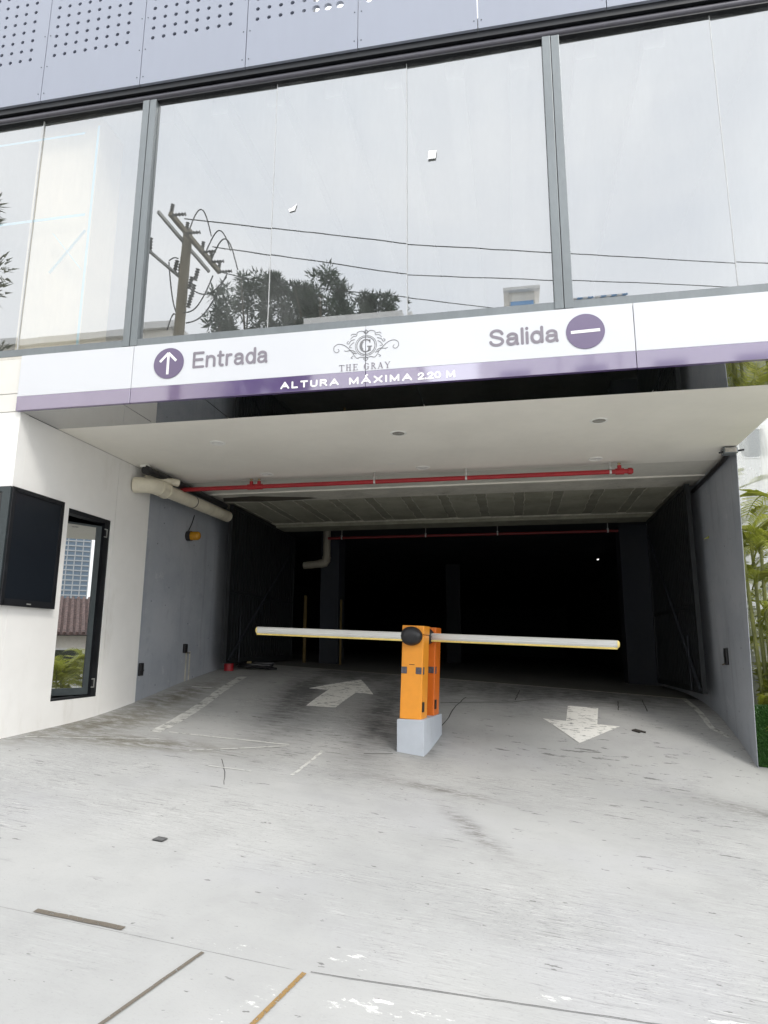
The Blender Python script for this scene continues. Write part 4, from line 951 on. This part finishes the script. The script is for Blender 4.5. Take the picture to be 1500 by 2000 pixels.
# ------------------------------------------------------------------ across the street (seen in the window glass)
def sv_(X, Yr, Z, k=.7):         # a spot seen mirrored in the upper glass, brought nearer along its own line
    Yv = 11.12-Yr; return (X*k, 11.12-Yv*k, 1.6+(Z-1.6)*k)
pb, ptop = sv_(-11.3,-8.88,2.2), sv_(-10.89,-8.88,16.12)
t = thing('utility_pole', 'weathered wooden utility pole across the pavement with slanting crossarms', 'utility pole', (pb[0],pb[1],-.2))
b = MB(); b.tube([(pb[0],pb[1],-.2),(ptop[0],ptop[1],ptop[2])], [.17,.115], 14); b.build('pole', M['pole'], t, smooth=True)
A1, A2 = sv_(-10.78,-7.4,15.76), sv_(-10.33,-10.4,15.33)
b = MB(); b.bar(A1, A2, .09, .11); b.build('crossarm', M['pole'], t)
B1, B2 = sv_(-11.22,-7.4,15.87), sv_(-10.75,-10.4,15.40)
b = MB(); b.bar(B1, B2, .06, .08); b.build('crossarm', M['steel'], t)
C1, C2 = sv_(-11.45,-7.4,14.46), sv_(-11.05,-9.0,14.30)
b = MB(); b.bar(C1, C2, .05, .06); b.build('crossarm', M['steel'], t)
def lerp3(a, c, k): return tuple(a[i]+(c[i]-a[i])*k for i in range(3))
def insul(p, q, r_=.05):
    b = MB(); pts = [lerp3(p, q, i/8) for i in range(9)]; b.tube(pts, [r_*(.45 if i%2 else 1) for i in range(9)], 10); b.build('insulator', M['porcelain'], t, smooth=True)
for k in (.02,.3,.62,.8,.98):
    p = lerp3(A1, A2, k); insul((p[0],p[1],p[2]+.05),(p[0]+.02,p[1],p[2]+.26)); insul((p[0]+.05,p[1],p[2]-.02),(p[0]+.36,p[1],p[2]-.03), .045)
for k in (.05,.95):
    p = lerp3(C1, C2, k); insul((p[0]-.03,p[1],p[2]+.05),(p[0]-.03,p[1],p[2]+.36), .06)
for q in ((.25,13.2),(.35,12.9),(.25,12.5),(-.35,13.9),(.45,13.5)):
    p = sv_(-10.9+q[0],-8.8,q[1]+.6); insul(p,(p[0]+.05,p[1],p[2]+.28), .06)
def jumper(p, q, sag, r_=.017):
    b = MB(); b.tube([(p[0]+(q[0]-p[0])*i/12, p[1]+(q[1]-p[1])*i/12, p[2]+(q[2]-p[2])*i/12+sag*math.sin(math.pi*i/12)) for i in range(13)], r_, 5); b.build('jumper_wire', M['rubber'], t)
P = lambda x, z, y=-8.8: sv_(x, y, z)
jumper(P(-10.85,15.95),P(-9.95,15.75),.7); jumper(P(-10.1,15.2),P(-9.2,15.1),.55); jumper(P(-9.9,14.8),P(-8.9,14.35),.7)
jumper(P(-11.5,14.9),P(-11.0,12.7),-.25); jumper(P(-11.5,14.95),P(-11.15,15.0),.05); jumper(P(-9.8,14.2),P(-10.8,12.9),-.3); jumper(P(-9.3,14.2),P(-10.7,12.5),-.35); jumper(P(-9.3,14.1),P(-10.5,13.7),-.25); jumper(P(-11.0,12.6),P(-11.4,12.3),.3)
for nm, W_ in (('topmost',[(-10.69,-8.18,16.09),(-8.0,-8.88,15.9),(-3.71,-11.88,16.71),(9.77,-17.88,17.91),(21.93,-22.88,19.02)]),
               ('middle',[(-10.12,-9.28,15.65),(-8.39,-9.88,15.54),(-3.87,-12.88,16.04),(5.39,-17.88,17.49),(23.02,-24.88,18.66)]),
               ('lowest',[(-10.15,-10.08,15.13),(-8.75,-10.88,15.02),(-4.03,-13.88,15.59),(-1.22,-15.88,15.98),(22.66,-24.88,16.21)])):
    b = MB(); b.tube([sv_(*q) for q in W_], .014, 6); tag(b.build('power_line', M['rubber'], None, smooth=True), nm+' of the three power lines running from the utility pole', 'power line', 'power lines over the street')
# trees: trunk, limbs, crown of many small leaf blades in clumps
def tree(x, y, z0, top, rad, label, seed, mat='leaf', nclump=95, per=80, ls=.2, group='trees across the street', low=.3):
    r = random.Random(seed); t = thing('tree', label, 'tree', (x, y, z0), group); h = top-z0
    b = MB(); b.tube([(x,y,z0),(x+r.uniform(-.1,.1),y,z0+h*.5),(x,y,z0+h*.95)], [.04*rad+.10,.03*rad+.06,.02], 10)
    for k in range(7):
        a = r.uniform(0,6.28); zz = z0+h*r.uniform(low,.85); b.tube([(x,y,zz),(x+math.cos(a)*rad*.4,y+math.sin(a)*rad*.4,zz+h*.06),(x+math.cos(a)*rad*.75,y+math.sin(a)*rad*.75,zz+h*.13)], [.05,.035,.012], 6)
    b.build('trunk', M['bark'], t, smooth=True)
    b = MB()
    for c in range(nclump):
        s = r.random()**.8; zz = z0+h*(low+(1-low)*s); rr = rad*(1.05-.75*s)*math.sqrt(r.random()); a = r.uniform(0,6.28)
        cx, cy, cz = x+rr*math.cos(a), y+rr*math.sin(a), zz; cr_ = rad*r.uniform(.15,.30)
        for k in range(per):
            d = Vector((r.gauss(0,1), r.gauss(0,1), r.gauss(0,1)+.35)); d.normalize(); p = Vector((cx,cy,cz))+d*cr_*r.uniform(.15,1.0)
            sd = d.orthogonal().normalized(); sd.rotate(Matrix.Rotation(r.uniform(0,6.28), 3, d)); l = ls*r.uniform(.6,1.3)
            b.add([p-sd*l*.16, p+sd*l*.16, p+d*l+sd*l*.1], [(0,1,2)])
    b.build('crown', M[mat], t); return t
gz = -.5
for (px_, yr, top, rad, lab, sd) in ((-15.1,-20.88,20.9,1.2,'thin dark tree next to the utility pole, leftmost of the row',21),(-14.4,-22.88,22.9,1.5,'tallest dark tree of the row behind the utility pole',22),
        (-12.9,-22.5,22.0,1.3,'dark tree just right of the tallest one across the street',23),(-12.0,-22.88,22.1,1.0,'narrow dark tree in the middle of the row across the street',24),
        (-9.4,-20.88,21.1,1.7,'broad dark tree above the white parapet across the street',25),(-7.98,-24.88,22.4,1.2,'dark tree right of the broad one across the street',26),(-11.0,-22.5,21.7,1.1,'low dark tree left of the broad one across the street',28),(-10.2,-21.5,20.9,1.0,'small dark tree tucked against the broad one across the street',29),(-8.6,-22.4,21.2,1.1,'low dark tree behind the white parapet across the street',30),(-6.7,-24.88,22.0,1.2,'rightmost dark tree of the row across the street',27)):
    p = sv_(px_, yr, top); tree(p[0], p[1], gz, p[2], rad, lab, sd)
p = sv_(-15.2,-4.88,16.2); tree(p[0]-1.0, p[1], gz, p[2], 1.35, 'warm green street tree mirrored at the left edge of the upper window', 31, 'leaf2', 60, 90, .2, low=.55)
# houses across the street
def house(name, label, x0, x1, y0, y1, z0, z1, mat, wins, roof=None):
    t = thing(name, label, 'house', ((x0+x1)/2, y1, z0))
    MB().box(x0, x1, y0, y1, z0, z1).build('wall', M[mat], t)
    MB().box(x0-.15, x1+.15, y0-.15, y1+.15, z1, z1+.22).build('parapet', M['house2'], t)
    for (a, c, d, e) in wins:
        f = MB(); f.box(a-.06, c+.06, y1, y1+.04, d-.06, d); f.box(a-.06, c+.06, y1, y1+.04, e, e+.06); f.box(a-.06, a, y1, y1+.04, d, e); f.box(c, c+.06, y1, y1+.04, d, e); fo = f.build('window', M['house2'], t)
        MB().box(a, c, y1-.0, y1+.015, d, e).build('pane', M['win'], fo)
    return t
def wins(x0, x1, n, zs, w_=1.1, h=1.3):
    return [(x0+(x1-x0)*(i+.5)/n-w_/2, x0+(x1-x0)*(i+.5)/n+w_/2, z, z+h) for i in range(n) for z in zs]
p1 = sv_(-16.6,-14.88,17.3); p2 = sv_(-14.9,-14.88,16.6)
house('townhouse', 'cream townhouse behind the utility pole across the street', p1[0]-6, p2[0]+.2, p1[1]-5, p1[1], gz, p2[2]-.7, 'house', wins(p1[0]-6, p2[0], 3, (1.0,4.2,7.6)))
p1 = sv_(-8.9,-18.88,17.9); p2 = sv_(-5.5,-18.88,17.8)
house('townhouse', 'white flat roofed house with a stepped parapet under the dark trees', p1[0], p2[0]+.6, p1[1]-5, p1[1]+1.2, gz, p1[2]-1.1, 'house2', wins(p1[0], p2[0]+.6, 1, (1.0,4.2,7.4)))
p1 = sv_(-1.5,-22.88,19.2)
hz = house('townhouse', 'long white house with roof terrace and striped awnings', p1[0], p1[0]+16, p1[1]-6, p1[1], gz, p1[2]-.6, 'house2', wins(p1[0], p1[0]+16, 6, (.8,4.0,7.2,10.2)))
a1 = sv_(-.1,-22.88,20.7); a2 = sv_(1.25,-22.88,19.2)
t = thing('roof_kiosk', 'small beige roof kiosk with a blue awning on the terrace', 'kiosk', (a1[0],a1[1]-1,p1[2]))
MB().box(a1[0], a2[0], a1[1]-1.4, a1[1]-.2, p1[2]-.37, a1[2]-.12).build('wall', M['house'], t); MB().box(a1[0]-.2, a2[0]+.2, a1[1]-1.6, a1[1], a1[2]-.115, a1[2]).build('roof', M['house2'], t)
b = MB(); b.prism([(a1[0]+.05,a1[1]-.195,a1[2]-.5),(a1[0]+.05,a1[1]+.35,a1[2]-.95),(a1[0]+.05,a1[1]+.35,a1[2]-1.0)], (a2[0]-a1[0]-.1,0,0)); b.build('awning', M['awn_b'], t)
for (xa, xb, lb) in ((2.2,3.5,'left striped awning on the terrace of the long white house'),(3.6,4.9,'right striped awning on the terrace of the long white house')):
    q1, q2 = sv_(xa,-16.88,17.05), sv_(xb,-16.88,17.0)
    t = thing('awning', lb, 'awning', (q1[0],q1[1],q1[2]), 'striped terrace awnings')
    n = 6; dx = (q2[0]-q1[0])/n
    for i in range(n):
        b = MB(); b.prism([(q1[0]+dx*i,q1[1]-.9,q1[2]),(q1[0]+dx*i,q1[1]+.3,q1[2]-.55),(q1[0]+dx*i,q1[1]+.3,q1[2]-.6),(q1[0]+dx*i,q1[1]-.9,q1[2]-.05)], (dx-.002,0,0)); b.build('stripe', M['awn_b'] if i%2 else M['awn_w'], t)
    b = MB()
    for xx in (q1[0]+.05, q2[0]-.05): b.tube([(xx,q1[1]-.85,gz),(xx,q1[1]-.85,q1[2]-.03)], .03, 6)
    b.build('post', M['steel'], t)
# side yard: tiled house and tower (mirrored in the booth window)
t = thing('tiled_house', 'low house with clay tile roof in the side yard beyond the palms', 'house', (18, 7, -.4))
MB().box(15, 22, 1, 13, -.5, 1.95).build('wall', M['house'], t)
b = MB(); b.prism([(14.4,.6,1.98),(22.6,.6,1.98),(18.5,.6,3.55)], (0,12.8,0)); rf = b.build('roof', M['tile'], t)
for k in range(60):
    y = .62+k*.212; b = MB(); b.tube([(14.42,y,2.03),(18.5,y,3.58)], .07, 6)
    if k == 0: rsrc = b.build('roof_tile', M['tile'], rf)
    else: c = share(rsrc, 'roof_tile', rf); c.location = (0,.212*k,0)
for y in (3.0,6.4,9.6):
    f = MB().box(14.94, 15.02, y, y+1.1, .3, 1.5).build('window', M['house2'], t); MB().box(14.925, 14.94, y+.08, y+1.02, .38, 1.42).build('pane', M['win'], f)
MB().box(14.0, 14.2, 1, 13, -.5, .45).build('garden_wall', M['house2'], t)
t = thing('tower_block', 'tall blue glass tower block far beyond the tiled house', 'tower', (306, 8, 0))
MB().box(300, 312, -4, 14, 0, 52).build('body', M['tower'], t)
for k in range(24):
    b = MB().box(299.4, 299.99, -4.2, 14.2, 3+k*2.1, 3.5+k*2.1)
    if k == 0: fs_ = b.build('floor_slab', M['tower_slab'], t)
    else: c = share(fs_, 'floor_slab', t); c.location = (0,0,2.1*k)
for k in range(7): MB().box(299.2, 299.39, -4.2+3*k, -3.8+3*k, 0, 52.3).build('fin', M['tower_slab'], t)
for o in bpy.data.objects:
    if '_o' in o: del o['_o']
